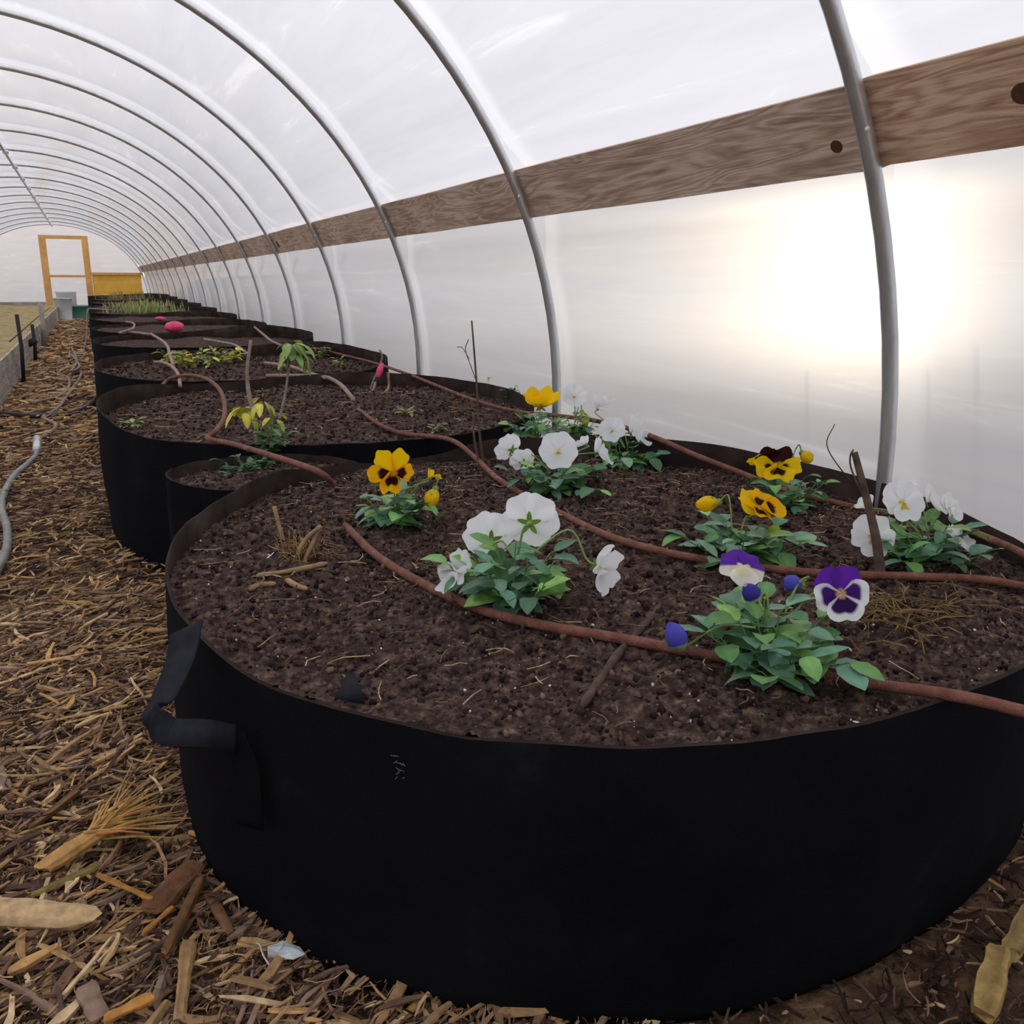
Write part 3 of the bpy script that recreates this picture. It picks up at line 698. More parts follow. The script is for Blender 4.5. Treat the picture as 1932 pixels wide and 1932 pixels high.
def cane(label, pix, zb, mat, r, leaves=None, cols=YG, group=None, dd=None):
    """upright cane: pix from foot to tip"""
    P0 = onz(pix[0][0], pix[0][1], zb); d = depth(P0); pts = [P0-V((0, 0, .03))]+[P0]+[atd(x, y, d+(dd or 0)*(i+1)) for i, (x, y) in enumerate(pix[1:])]
    t = thing('plant_cane', label, 'twig', P0, group); b = MB(); sp_ = spline(pts, 5); b.tube(sp_, [r*(1-.5*i/len(sp_)) for i in range(len(sp_))], 7)
    b.build('stem', mat, t)
    if leaves:
        lb = MB()
        for (x, y, n, sz, spr) in leaves:
            c = atd(x, y, d)
            for k in range(n):
                a = k*2.4+random.random(); e = random.uniform(-.8, .5); dr = V((math.cos(a), math.sin(a), e)).normalized(); k2 = random.uniform(.85, 1.15)
                leaf(lb, c+dr*spr*random.uniform(.1, .9), dr+V((0, 0, -.4)), V((0, 0, 1)), sz*random.uniform(.7, 1.2), sz*.42, tuple(q*k2 for q in random.choice(cols)), .5)
        lb.build('foliage', 'leaf', t)
    return t, pts
cane('upright cane with bright yellow drooping leaves in the second bag', [(487, 850), (482, 800), (470, 745), (466, 700), (473, 642)], .40, 'greytwig', .009,
     [(458, 770, 9, .06, .035), (495, 756, 8, .05, .03), (515, 790, 5, .045, .03)])
cane('slim cane with green leaf tuft in the second bag', [(525, 800), (538, 745), (545, 690), (550, 650)], .40, 'greytwig', .006,
     [(550, 650, 22, .065, .05), (556, 672, 10, .06, .04)], [srgb(136, 160, 84), srgb(116, 146, 80), srgb(160, 176, 96)])
_t = cane('thin bare upright twig with side shoots at the back of the front bag', [(912, 878), (903, 800), (899, 720), (890, 605)], .41, 'twig', .0042)
tw0, pts = _t
b = MB(); q = pts[3]; dq = depth(q); b.tube(spline([q, atd(888, 690, dq), atd(878, 660, dq), atd(884, 640, dq)], 4), .0012, 5); b.tube(spline([atd(886, 678, dq), atd(872, 656, dq), atd(862, 655, dq)], 4), .0009, 4); b.build('side_shoot', 'twig', tw0)
tw, pts = cane('thick broken brown stick standing in front of the white pansy group', [(1662, 1105), (1655, 1030), (1640, 960), (1612, 853)], .405, 'twig', .010)
b = MB(); q = pts[3]; b.tube(spline([q, atd(1608, 890, depth(q)), atd(1604, 862, depth(q)), atd(1610, 848, depth(q))], 4), .0015, 5); b.build('side_shoot', 'twig', tw)
cane('thin leaning twig left of the broken brown stick'.replace('left of', 'beside'), [(1630, 935), (1590, 890), (1560, 840), (1575, 800)], .41, 'twig', .002)
cane('short brown twig at the base of the bare upright twig', [(905, 880), (895, 830), (892, 780)], .41, 'twig', .004)
cane('forked dry stalk poking from the soil by the straw', [(1705, 1150), (1695, 1120), (1690, 1085)], .40, 'twig', .003)
# small sprigs on bag two and three
for (x, y, zb, n, sp_, h, ln, cs, lab) in [(762, 790, .40, 14, .05, .05, (.025, .04), OL, 'small olive seedling in the middle of the second bag'),
    (825, 818, .40, 10, .04, .05, (.02, .03), OL, 'tiny olive seedling near the rim of the second bag'),
    (690, 790, .40, 8, .03, .03, (.02, .03), OL, 'tiny olive seedling where the middle hose dips into soil'),
    (250, 805, .40, 26, .09, .03, (.02, .035), OL, 'flat mossy weed at the path side of the second bag'),
    (605, 672, .42, 24, .12, .10, (.03, .05), OL, 'bushy olive plant at the sunny side of the third bag'),
    (925, 735, .41, 9, .04, .07, (.03, .05), YG, 'yellow green sprout at the rim behind the bare twig'),
    (965, 752, .41, 16, .06, .05, (.025, .04), GR2, 'grey green weed under the rim beside the yellow pansy'),
    (640, 690, .42, 12, .05, .05, (.03, .04), OL, 'small olive weed beside the pink ribbon')]:
    sprig('seedling', lab, 'plant', onz(x, y, zb), n, sp_, h, ln, cs, 'small weeds and seedlings')
for i, (x, y) in enumerate([(318, 683), (342, 690), (365, 688), (392, 690), (415, 684), (438, 680)]):
    lab = ['first yellow green seedling from the path in the fourth bag row', 'second yellow green seedling from the path in the fourth bag row', 'third yellow green seedling in the fourth bag row',
           'fourth yellow green seedling in the fourth bag row', 'fifth yellow green seedling in the fourth bag row', 'last yellow green seedling in the fourth bag row, toward the film'][i]
    sprig('seedling', lab, 'plant', onz(x, y, .43), 22, .11, .09, (.035, .06), YG+OL, 'yellow green seedlings')
# tufts of grass
def grass(label, rec, n, h, cols):
    b = MB()
    for _ in range(n):
        x = rec['cx']-.06+random.gauss(0, .22); y = rec['cy']+random.gauss(0, .28)
        if rec['inside'](x, y) > .93: continue
        z = rec['hz'](x, y)
        hh = h*random.uniform(.25, 1.35); dx, dy = random.uniform(-.4, .4)*hh, random.uniform(-.4, .4)*hh; w = .006; c = random.choice(cols); s = V((w, random.uniform(-w, w), 0))
        p0 = V((x, y, z)); p1 = p0+V((dx*.4, dy*.4, hh*.6)); p2 = p0+V((dx, dy, hh))
        b.add([p0-s, p0+s, p1+s*.8, p1-s*.8, p2], [(0, 1, 2, 3), (3, 2, 4)], c)
    tag(b.build('grass', 'leaf', None, True, origin=(rec['cx'], rec['cy'], .4)), label, 'grass', None, 'stuff')
grass('green and straw coloured grass growing in the seventh bag', BF[2], 260, .12, [srgb(136, 152, 84), srgb(160, 164, 98), srgb(176, 168, 112), srgb(112, 140, 72)])
grass('pale dry grass in the eighth bag', BF[3], 130, .10, [srgb(176, 164, 110), srgb(150, 150, 90), srgb(196, 180, 128)])
grass('sparse pale weeds in the tenth bag', BF[5], 90, .14, [srgb(150, 140, 92), srgb(120, 124, 76)])

# ------------------------------------------------------------------ hoses
def on_bag(x, y, lift=.007, z=.405):
    P = onz(x, y, z)
    for _ in range(3):
        for r in BAGS[:6]:
            if r['inside'](P.x, P.y) < 1: P = onz(x, y, r['hz'](P.x, P.y)+lift); break
    return P
def over_edge(x, y, z):
    """where a hose leaves the front bag: over the rim and down to the mulch"""
    P = onz(x, y, z); o = V((P.x-B1['cx'], P.y-B1['cy'], 0)).normalized()
    return [V((P.x, P.y, .02))+o*.22, V((P.x, P.y, .06))+o*.12, V((P.x, P.y, .25))+o*.07, P]
def hose(label, pts, mat, r, group=None, name='soaker_hose', seg=10, n=8):
    s = spline(pts, n); b = MB(); b.tube(s, r, seg)
    o = b.build(name, mat, None, True, origin=s[len(s)//2]); tag(o, label, 'hose', group); return o
HG = 'brown soaker hoses over the bags'
hose('brown soaker hose crossing nearest the front rim, below the pansies'.replace('nearest', 'closest to'), over_edge(2150, 1392, .425)+[onz(2040, 1366, .425), onz(1932, 1342, .422), onz(1800, 1312, .42), on_bag(1600, 1284), on_bag(1400, 1248), on_bag(1200, 1210), on_bag(1000, 1175), on_bag(880, 1140), on_bag(780, 1092), on_bag(710, 1048), on_bag(665, 1005), on_bag(645, 985, -.012)], 'hose', .0072, HG)
dk = depth(onz(560, 870, .46))
hose('brown soaker hose looping over the second bag rim toward the yellow pansy', [on_bag(648, 950, -.015), on_bag(632, 920, .0), atd(612, 897, depth(onz(612, 905, .44))), onz(575, 880, .462), onz(500, 856, .45), onz(440, 838, .44), onz(392, 827, .44), onz(408, 812, .45), onz(423, 786, .45), onz(422, 752, .47), onz(408, 728, .49), onz(385, 713, .49), onz(350, 708, .48), onz(318, 716, .45), onz(300, 735, .42)], 'hose', .0075, HG)
hose('brown soaker hose winding through the middle of the front bag', over_edge(2180, 1150, .42)+[onz(2040, 1118, .42), on_bag(1932, 1106, .012), on_bag(1850, 1093, .014), on_bag(1700, 1087), on_bag(1550, 1082), on_bag(1400, 1066), on_bag(1260, 1043), on_bag(1150, 1012), on_bag(1060, 970), on_bag(990, 935), on_bag(935, 900), onz(895, 862, .425), onz(855, 832, .44), onz(810, 823, .43), on_bag(760, 818), on_bag(720, 803), on_bag(690, 783), on_bag(672, 765, -.015)], 'hose', .0068, HG)
hose('brown soaker hose along the sunny rim of the front bag', [onz(2100, 1165, .44), onz(2020, 1100, .45), onz(1932, 1046, .445), onz(1870, 1018, .44), on_bag(1810, 995), on_bag(1740, 978), on_bag(1640, 962), on_bag(1560, 945), on_bag(1480, 925), on_bag(1400, 893, .02), onz(1320, 862, .45), onz(1216, 818, .47), onz(1130, 795, .46), onz(1050, 784, .44), onz(975, 776, .42), onz(900, 757, .43), onz(830, 730, .45), onz(770, 706, .45), onz(700, 683, .44), onz(640, 668, .44), onz(590, 655, .46)], 'hose', .0068, HG)
hose('short brown hose end curving into the second bag soil', [onz(502, 709, .44), onz(560, 709, .44), onz(612, 711, .44), onz(640, 724, .44), onz(660, 745, .43), onz(672, 762, .40)], 'hosefar', .009, HG)
hose('thin dusty hose crossing the third bag beside the leaf tuft', [onz(500, 685, .45), onz(545, 691, .46), onz(590, 706, .44), onz(615, 713, .44)], 'hosefar', .009, HG)
hose('dusty hose bending from the fourth bag over the third bag rim', [onz(285, 630, .50), onz(312, 648, .5), onz(320, 668, .48), onz(327, 690, .46)], 'hosefar', .009, HG)
hose('dusty hose curling at the path side of the third bag', [onz(292, 683, .45), onz(308, 684, .47), onz(326, 693, .47), onz(337, 708, .46), onz(340, 728, .45)], 'hosefar', .008, HG)
hose('dusty hook shaped hose on the fifth bag', [onz(238, 607, .5), onz(252, 610, .5), onz(250, 620, .5), onz(225, 628, .48), onz(250, 627, .48), onz(285, 631, .5)], 'hosefar', .009, HG)
hose('dusty hose along the sunny side of the fourth bag', [onz(480, 617, .5), onz(498, 632, .5), onz(515, 645, .49), onz(545, 656, .47), onz(590, 668, .46)], 'hosefar', .0085, HG)
hose('dusty hose over the fourth bag, ending at the cane', [onz(385, 640, .46), onz(420, 646, .47), onz(445, 652, .48), onz(470, 670, .46)], 'hosefar', .0085, HG)
hose('dusty hose climbing from the path onto the seventh bag', [(-.33, 10.0, .02), (-.22, 11.0, .02), (-.12, 11.9, .03), (-.05, 12.2, .25), (-.02, 12.35, .50), (.06, 12.42, .52), (.3, 12.5, .50), (.5, 12.6, .49)], 'hosefar', .011, HG)
# on the path
z = .025
hose('grey garden hose curving along the path edge with silver coupling', [onz(-40, 1130, z), onz(8, 1050, z), onz(14, 1000, z), onz(3, 950, z), onz(25, 900, z), onz(66, 862, z), onz(72, 835, z)], 'greyhose', .014, None, 'garden_hose')
b = MB(); p0, p1 = onz(70, 850, .03), onz(70, 828, .035); b.tube([p0, p1], .022, 12); tag(b.build('hose_coupling', 'brass', None, True, origin=p0), 'silver hose coupling joining hoses on the mulch path', 'coupling')
hose('dusty hose lying on mulch between coupling and dark hose', [onz(72, 830, z), onz(100, 812, z), onz(104, 800, z), onz(82, 787, z), onz(110, 770, z), onz(128, 745, z), onz(150, 715, z), onz(152, 700, z), onz(140, 690, z), onz(160, 668, z), onz(150, 655, z)], 'hosefar', .012, None, 'garden_hose')
hose('dark grey hose lying across the path to the second bag', [onz(-60, 775, z), onz(10, 782, z), onz(70, 784, z), onz(130, 780, z), onz(170, 765, z), onz(186, 748, .12)], 'blackhose', .018, None, 'garden_hose')
hose('tangled pale hose zigzagging on the path by the fourth bag', [onz(60, 760, z), onz(110, 748, z), onz(130, 730, z), onz(128, 712, z), onz(108, 706, z), onz(128, 690, z), onz(132, 668, z), onz(150, 690, z+.03), onz(135, 700, z+.03), onz(145, 680, z+.03), onz(135, 655, z)], 'hosefar', .012, None, 'garden_hose')
hose('thin drip line on the mulch beside the second bag wall', [onz(120, 868, .02), onz(145, 855, .02), onz(180, 880, .02), onz(205, 868, .02)], 'hosefar', .006, None, 'drip_line')
hose('short pale drip line ending at the third bag foot', [onz(150, 880, .02), onz(135, 895, .02), onz(160, 900, .02), onz(204, 866+20, .02)], 'hosefar', .005, None, 'drip_line')

# ------------------------------------------------------------------ loose sticks and scraps on the soil
def stick(label, pix, z, mat, r, flat=1.0, name='twig'):
    pts = [onz(x, y, z)+V((0, 0, r*.6)) for x, y in pix]; pts = [p+V((0, 0, max(0, (B1['hz'](p.x, p.y)-z)) if B1['inside'](p.x, p.y) < .95 else 0)) for p in pts]
    s = spline(pts, 5); b = MB(); n = len(s)
    b.tube(s, [r*(.75+.35*noise.noise(p*40))*(1 if 0 < i < n-1 else .5) for i, p in enumerate(s)], 7)
    return tag(b.build(name, mat, None, True, origin=s[0]), label, 'twig', 'loose sticks on the front bag')
stick('grey brown stick lying aslant under the front hose', [(1097, 1340), (1130, 1295), (1175, 1240), (1215, 1195), (1246, 1150)], .405, 'twig', .0065)
stick('pale straw stick lying flat in the front bag, the longest one', [(484, 1092), (520, 1085), (565, 1078), (618, 1066)], .41, 'paletwig', .006)
stick('short pale stick below the long straw stick', [(470, 1116), (490, 1110), (520, 1105)], .405, 'paletwig', .006)
stick('small knobbly pale root piece beside the short stick', [(540, 1098), (560, 1110), (580, 1118)], .405, 'paletwig', .006)
stick('fine white curved rootlet beside the long straw stick', [(502, 1060), (520, 1040), (532, 1018)], .41, 'tape', .0014)
stick('curved pale wood sliver at the front rim below the hose end', [(1608, 1362), (1640, 1370), (1675, 1366), (1692, 1356)], .40, 'tape', .0016)
for lab, pix in [('upright pale stalk leaning by the long straw stick', [(534, 1020), (526, 990), (517, 955)]), ('pale dry stalk pair upright behind the long stick', [(556, 1060), (575, 1020), (606, 992)]), ('dry stalk crossing the stalk pair', [(575, 1058), (590, 1025), (604, 995)])]:
    P0 = onz(*pix[0], .41); d = depth(P0); pts = [P0-V((0, 0, .02)), P0]+[atd(x, y, d) for x, y in pix[1:]]
    b = MB(); b.tube(spline(pts, 4), .0038, 6); tag(b.build('dry_stalk', 'paletwig', None, True, origin=P0), lab, 'twig', 'loose sticks on the front bag')
b = MB()
for _ in range(70):
    x, y = random.gauss(572, 24), random.gauss(1048, 12); p = on_bag(x, y, .0); a = random.uniform(0, 6.3); l = random.uniform(.02, .055); e = random.uniform(0, .9)
    q = p+V((math.cos(a)*l*(1-e), math.sin(a)*l*(1-e), e*l)); b.tube([p, (p+q)/2+V((0, 0, .006)), q], .0011, 4, random.choice([srgb(140, 112, 70), srgb(112, 88, 58), srgb(166, 136, 92)]), False)
tag(b.build('dry_root_clump', 'crumb', None, True, origin=onz(572, 1050, .41)), 'tangled dry root clump beside the long straw stick', 'roots', None, 'stuff')
b = MB()
for _ in range(110):
    x, y = random.gauss(1700, 60), random.gauss(1160, 22); p = on_bag(x, y, .004); a = random.uniform(0, 6.3); l = random.uniform(.03, .09)
    q = p+V((math.cos(a)*l, math.sin(a)*l, random.uniform(0, .012))); b.tube([p, (p+q)/2+V((0, 0, .006)), q], .0009, 4, random.choice([srgb(120, 96, 60), srgb(96, 76, 52), srgb(140, 116, 76)]), False)
tag(b.build('dry_straw', 'crumb', None, True, origin=onz(1700, 1160, .41)), 'thin dry straw around the foot of the broken stick', 'straw', None, 'stuff')
# pink things
P = onz(330, 624, .47); b = MB()
b.ball(P+V((0, 0, .03)), (.075, .05, .045), 12, 8, (.5,)*3, None, .14); tag(b.build('plastic_scrap', 'pink', None, True, origin=P), 'crumpled pink plastic lying on the fifth bag soil', 'plastic')
P = onz(303, 604, .48); b = MB(); b.ball(P+V((0, 0, .014)), (.055, .03, .022), 10, 6, (.5,)*3, None, .2); tag(b.build('plastic_scrap', 'pink', None, True, origin=P), 'smaller pink plastic piece behind the crumpled pink one', 'plastic')
P0 = onz(700, 730, .42); d = depth(P0); t = thing('ribbon_stake', 'bent dry twig tied with a pink ribbon at the third bag', 'ribbon', P0)
b = MB(); b.tube(spline([P0-V((0, 0, .02)), P0, atd(716, 690, d), atd(721, 672, d), atd(716, 660, d)], 5), .004, 6); b.build('twig', 'greytwig', t)
b = MB(); ribbon(b, spline([atd(722, 685, d-.01), atd(717, 697, d-.02), atd(713, 712, d-.02)], 5), RX, [.012, .015, .02, .024, .026, .028, .028, .026, .022, .018, .012], .002); b.build('ribbon', 'pink', t)
P0 = onz(733, 732, .42); d = depth(P0); b = MB(); b.tube(spline([onz(722, 744, .41), P0, atd(733, 712, d), atd(732, 702, d)], 4), .006, 6); tag(b.build('dry_stalk', 'paletwig', None, True, origin=P0), 'pale bent stalk beside the pink ribbon', 'twig')
for lab, pix in [('white root fork lying below the pink ribbon', [(682, 742), (700, 740), (706, 730), (708, 722)])]:
    b = MB(); b.tube(spline([onz(x, y, .415) for x, y in pix], 4), .006, 6); tag(b.build('root', 'paletwig', None, True, origin=onz(*pix[0], .41)), lab, 'root')

# ------------------------------------------------------------------ mulch path
def in_bag(x, y, m=1.0):
    for r in BAGS:
        if ((x-r['cx'])/r['rx'])**2+((y-r['cy'])/r['ry'])**2 < (.94*m)**2: return True
    return False
cc = [srgb(178, 142, 100), srgb(200, 166, 122), srgb(156, 122, 90), srgb(132, 100, 78), srgb(214, 184, 140), srgb(112, 86, 70), srgb(170, 134, 94), srgb(188, 146, 94), srgb(150, 124, 104), srgb(92, 70, 60)]
DIRT = [srgb(58, 44, 38), srgb(74, 56, 48), srgb(48, 36, 32), srgb(96, 76, 62)]
def chip(b, P, a, l, w, h, tilt, col, roll=0):
    R = Euler((roll, tilt, a)).to_matrix(); k = [random.uniform(.55, 1) for _ in range(6)]; bend = random.uniform(-.12, .12)*l*(1 if w > .003 else 2.2)
    vs = []
    for i, (t, s) in enumerate(((-.5, k[0]*.6), (-.2, 1), (.2, k[1]), (.5, k[2]*.6))):
        off = bend*(1-4*t*t)
        for (y, z) in ((-w/2*s, -h/2), (w/2*s*k[3], -h/2), (w/2*s*k[4], h/2), (-w/2*s*.9, h/2*k[5])):
            vs.append(V(P)+R@V((t*l+random.uniform(-.04, .04)*l, y+off, z)))
    fs = [(i*4+j, i*4+(j+1) % 4, i*4+4+(j+1) % 4, i*4+4+j) for i in range(3) for j in range(4)]+[(3, 2, 1, 0), (12, 13, 14, 15)]
    e = tuple(c*.8 for c in col); b.add(vs, fs, [col]*16)
def scatter(n, x0, x1, y0, y1, l, w, zmax, cols, minx=-250, keep=lambda x, y: True):
    b = scatter.b; c = 0; tr = 0
    while c < n and tr < n*12:
        tr += 1
        x, y = random.uniform(x0, x1), random.uniform(y0, y1)
        if in_bag(x, y) or not keep(x, y): continue
        u, v = toimg((x, y, 0))
        if not (minx < u < (2250 if x < .3 else 2900) and 400 < v < 2500): continue
        ll = l[0]*(l[1]/l[0])**(random.random()**1.6); ww = min(ll*.5, w[0]*(w[1]/w[0])**random.random())
        k = random.uniform(.75, 1.2); col = tuple(q*k for q in random.choice(cols))
        a = random.gauss(.55, .7) if random.random() < .6 else random.uniform(0, PI)
        chip(b, (x, y, random.uniform(.002, zmax)), a, ll, ww, ww*random.uniform(.15, .6), random.gauss(0, .16), col, random.uniform(-.5, .5)); c += 1
scatter.b = MB()
scatter(9000, -1.3, .5, .35, 2.6, (.018, .08), (.0018, .008), .03, cc+DIRT)
scatter(2600, -1.3, .5, .35, 2.6, (.05, .13), (.004, .016), .035, cc)
scatter(13000, -1.3, .5, .35, 2.6, (.012, .06), (.0008, .0028), .036, cc+DIRT*2)
scatter(7500, -1.2, .3, 2.4, 5.5, (.03, .12), (.003, .013), .03, cc+DIRT)
scatter(3500, -1.0, .2, 5., 11, (.05, .18), (.01, .03), .03, cc)
scatter(1600, -.7, .1, 10, 25, (.1, .3), (.02, .05), .04, cc)
scatter(3600, .3, 1.52, -.25, 1.05, (.012, .07), (.002, .008), .02, cc[2:6]+DIRT*3, -100)
o = scatter.b.build('wood_mulch', 'chip', None, False); tag(o, 'brown shredded wood mulch covering the path', 'mulch', None, 'stuff')
# larger pieces that one can pick out
def bigchip(label, p0, p1, w, h, col, z=.035, name='wood_chunk', cat='wood', splinter=False, tilt=0, rnd=False):
    A, Bp = onz(*p0, z), onz(*p1, z); Bp.z += tilt; n = 9; ax = (Bp-A); l = ax.length; ax.normalize(); s = ax.cross(V((0, 0, 1))).normalized(); u = s.cross(ax)
    b = MB(); rows = []; cols = []
    rq = [random.uniform(.8, 1.15) for _ in range(10)]; cq = [random.uniform(.62, 1.2) for _ in range(10)]; je = [random.uniform(-.06, .06)*(2.4 if rnd else 1) for _ in range(10)]
    for i in range(n+1):
        t = i/n; k = .9+.3*noise.noise(V((t*3, p0[0]*.1, 1))); row = []; cr = []
        k *= .8 if i in (0, n) else 1
        for q in range(10):
            a = 2*PI*q/10; rr = rq[q]*(1+.12*noise.noise(V((q*1.9, t*4, p0[1]*.13))))
            row.append(A+ax*(l*(t+je[q]*((1-t)**3-t**3)))+s*(w/2*k*rr*sgn_pow(math.cos(a), .85 if rnd else .6))+u*(h/2*k*rr*sgn_pow(math.sin(a), 1 if rnd else .6)))
            m = cq[q]*random.uniform(.88, 1.08); cr.append(tuple(c*m for c in col))
        rows.append(row); cols.append(cr)
    b.grid(rows, cols, True); k = len(b.v); b.f.append(tuple(range(k-10, k))); b.f.append(tuple(reversed(range(k-10*(n+1), k-10*n))))
    if splinter:
        for _ in range(90):
            st = A.lerp(Bp, random.uniform(.55, .95))+s*random.uniform(-w/2, w/2)*.8+u*random.uniform(-h/2, h/2); d = (ax+s*random.gauss(0, .55)+u*random.uniform(-.3, .35))
            e = st+d*random.uniform(.035, .10); b.tube([st, (st+e)/2+u*.004, e], [.0022, .0016, .0007], 4, tuple(c*random.uniform(.8, 1.15) for c in col), False)
    return tag(b.build(name, 'chip', None, False, origin=(A+Bp)/2), label, cat, 'larger wood pieces in the mulch')
tan, brn, org, gry = srgb(176, 140, 96), srgb(128, 92, 62), srgb(184, 130, 68), srgb(140, 116, 98)
bigchip('thick pale log piece lying at the path edge', (-90, 1716), (165, 1732), .05, .042, srgb(196, 164, 122), .04, rnd=True)
bigchip('splintered orange wood chunk with frayed end touching the front bag', (78, 1640), (225, 1555), .03, .022, srgb(196, 150, 92), .045, splinter=True, tilt=.01)
bigchip('olive bark strip under the splintered chunk', (60, 1690), (190, 1632), .014, .008, srgb(150, 130, 80), .03)
bigchip('long narrow stake of wood pointing at the front bag foot', (310, 1800), (380, 1655), .017, .012, brn, .045)
bigchip('long pale slat lying near the white crumpled scrap', (338, 1925), (357, 1775), .018, .009, tan, .035)
bigchip('broad dark brown chip leaning by the front bag', (288, 1715), (370, 1630), .045, .01, srgb(110, 76, 52), .04)
bigchip('thin reddish sliver lying across mulch by the splintered chunk', (185, 1650), (285, 1695), .009, .006, org, .045)
bigchip('curved brown sliver below the broad dark chip', (270, 1760), (325, 1712), .008, .006, org, .045)
bigchip('dark pointed chip under the front bag edge', (392, 1690), (435, 1760), .018, .008, brn, .03)
bigchip('orange chip at the bottom of the mulch pile', (195, 1925), (290, 1880), .02, .01, org, .04)
bigchip('grey triangular chip beside the orange chip', (160, 1860), (190, 1925), .028, .01, gry, .035)
bigchip('pale chip sticking out of the mulch at the path edge', (-8, 1430), (15, 1490), .02, .01, gry, .03)
bigchip('upright yellowish wood chunk in the dark soil by the front bag', (1855, 1915), (1885, 1795), .030, .025, srgb(176, 146, 90), .03)
bigchip('yellowish wood chunk beside the upright one', (1905, 1800), (1945, 1720), .030, .025, srgb(166, 138, 88), .03)
bigchip('pale flat strip on the mulch beside the bag handle', (90, 1362), (245, 1330), .012, .006, tan, .03)
bigchip('long brown strip crossing the mulch above the log piece', (60, 1560), (150, 1490), .014, .008, brn, .035)
P = onz(535, 1795, .035); b = MB(); R = Matrix.Rotation(-.6, 3, 'Z')
b.ball(P, (.026, .013, .008), 7, 4, (.5,)*3, R, .3)
tag(b.build('plastic_scrap', 'scrap', None, False, origin=P), 'white crumpled scrap lying on mulch at the front bag foot', 'plastic')
b = MB(); p = onz(497, 1795, .03); b.tube(spline([p+V((-.012, .02, 0)), p+V((-.004, .006, .008)), p+V((-.002, -.012, .004)), p+V((.003, -.028, .0))], 4), .0012, 5); tag(b.build('wire_piece', 'scrap', None, True, origin=p), 'thin bent pale wire beside the white scrap', 'wire')
P = onz(757, 1360, .412); b = MB(); nv = V((P.x-.785, P.y-1.41, 0)).normalized(); sd_ = nv.cross(V((0, 0, 1)))
for _ in range(14):
    q = P+nv*.010+sd_*random.gauss(0, .004)+V((0, 0, -.052+random.gauss(0, .006))); b.tube([q, q+sd_*random.uniform(-.006, .006)+V((0, 0, random.uniform(-.004, .004)))], .00035, 4)
dm = b.build('dust_mark', 'greyhose', B1['bag']); dm['label'] = 'pale dust fibres on the black cloth'
# ------------------------------------------------------------------ bed along the far side of the path
XB = -.62
t = thing('raised_bed', 'low grey board raised bed along the path, filled with straw', 'raised bed', (-1.6, 12, 0))
b = MB(); y0, y1 = 5.0, 24.5
for i in range(3):
    rows = [[(XB-.02, y, .10*i+.004), (XB, y, .10*i+.004), (XB, y, .10*i+.098), (XB-.02, y, .10*i+.098)] for y in (y0, y1)]
    k = len(b.v); b.grid(rows, closed=True); b.f += [(k+3, k+2, k+1, k), (k+4, k+5, k+6, k+7)]
b.build('side_boards', 'greyboard', t, False)
b = MB(); rows = [[(x, y, .27+.03*fbm(V((x*3, y*2, 1)), 3)) for x in [XB-.025-i*.11 for i in range(20)]] for y in [y0+i*.2 for i in range(98)]]
b.grid(rows); tag(b.build('straw_bed', 'straw', None, True, origin=(-1.6, 12, .27)), 'dry straw and soil filling the raised bed', 'straw', None, 'stuff')
for (x0, yb, top, mat, lab, r) in [(45, 722, 593, 'stake', 'dark metal stake at the raised bed corner, the tallest', .016), (68, 690, 612, 'stake', 'dark stake behind the tallest stake, wrapped with tape', .018), (84, 662, 572, 'greyboard', 'pale wooden post along the raised bed, near the door', .03)]:
    P = onx(x0, yb, XB+.04); P.z = 0; Q = ony(x0-8 if x0 < 50 else x0-4, top, P.y)
    t = thing('garden_stake', lab, 'stake', P, 'stakes along the raised bed'); b = MB(); b.tube([P, P+(Q-P)*.5, (P.x+(Q.x-P.x)*.4, P.y, Q.z)], r, 8); b.build('post', mat, t)
    if x0 == 68:
        b = MB(); b.tube([P+V((-.05, 0, .2)), P+V((.03, 0, .25))], .035, 8); b.build('tape', 'stake', t)
b = MB(); b.tube([(XB+.03, 8.0, .40), (XB+.03, 12.5, .42), (XB+.03, 17, .42)], .006, 6); tag(b.build('fence_wire', 'twig'), 'rusty wire strung between the stakes of the raised bed', 'wire')

# ------------------------------------------------------------------ door wall
YD = YEND-.10
t = thing('door_1', 'timber door frame in the far end wall, film covered', 'door', (-.4, YD, 0)); t['kind'] = 'structure'
zt = ony(80, 450, YD).z; xl, xr = ony(87, 500, YD).x, ony(160, 500, YD).x
def frame(nm, x0, x1, z0, z1, mat='newwood', dy=.09):
    b = MB(); b.box(((x0+x1)/2, YD-dy/2+.05, (z0+z1)/2), (x1-x0, dy, z1-z0)); return b.build(nm, mat, t, False)
frame('door_post', xl-.11, xl+.06, 0, zt); frame('door_post', xr-.02, xr+.14, 0, zt); frame('door_header', xl-.11, xr+.14, zt-.0, zt+.09)
zm = ony(120, 521, YD).z; frame('door_rail', xl+.06, xr-.02, zm-.03, zm+.03)
xq, zq = ony(266, 520, YD).x, ony(200, 517, YD).z
b = MB(); x0 = xr+.15; nn = 5
for i in range(nn): b.box(((x0+xq)/2, YD+.02, (zq-.02)*(i+.5)/nn), (xq-x0, .025, (zq-.02)/nn-.002))
t2 = thing('plywood_panel', 'yellow wooden panel beside the door at the far end wall', 'panel', ((x0+xq)/2, YD, 0)); b.build('boards', 'plywood', t2, False)
b = MB(); b.box(((x0+xq)/2, YD-.015, zq+.01), (xq-x0+.1, .07, .06)); b.build('top_rail', 'newwood', t2, False)
b = MB(); b.box(((-2.85+xl-.12)/2, YD+.02, .12), (xl-.12+2.83, .05, .24)); struct(b.build('baseboard_back', 'greyboard', None, False))
b = MB(); zr = ony(40, 572, YD).z; b.box(((-2.7+xl-.12)/2, YD+.02, zr), (xl-.12+2.7, .05, .06)); struct(b.build('trim_1', 'greyboard', None, False))
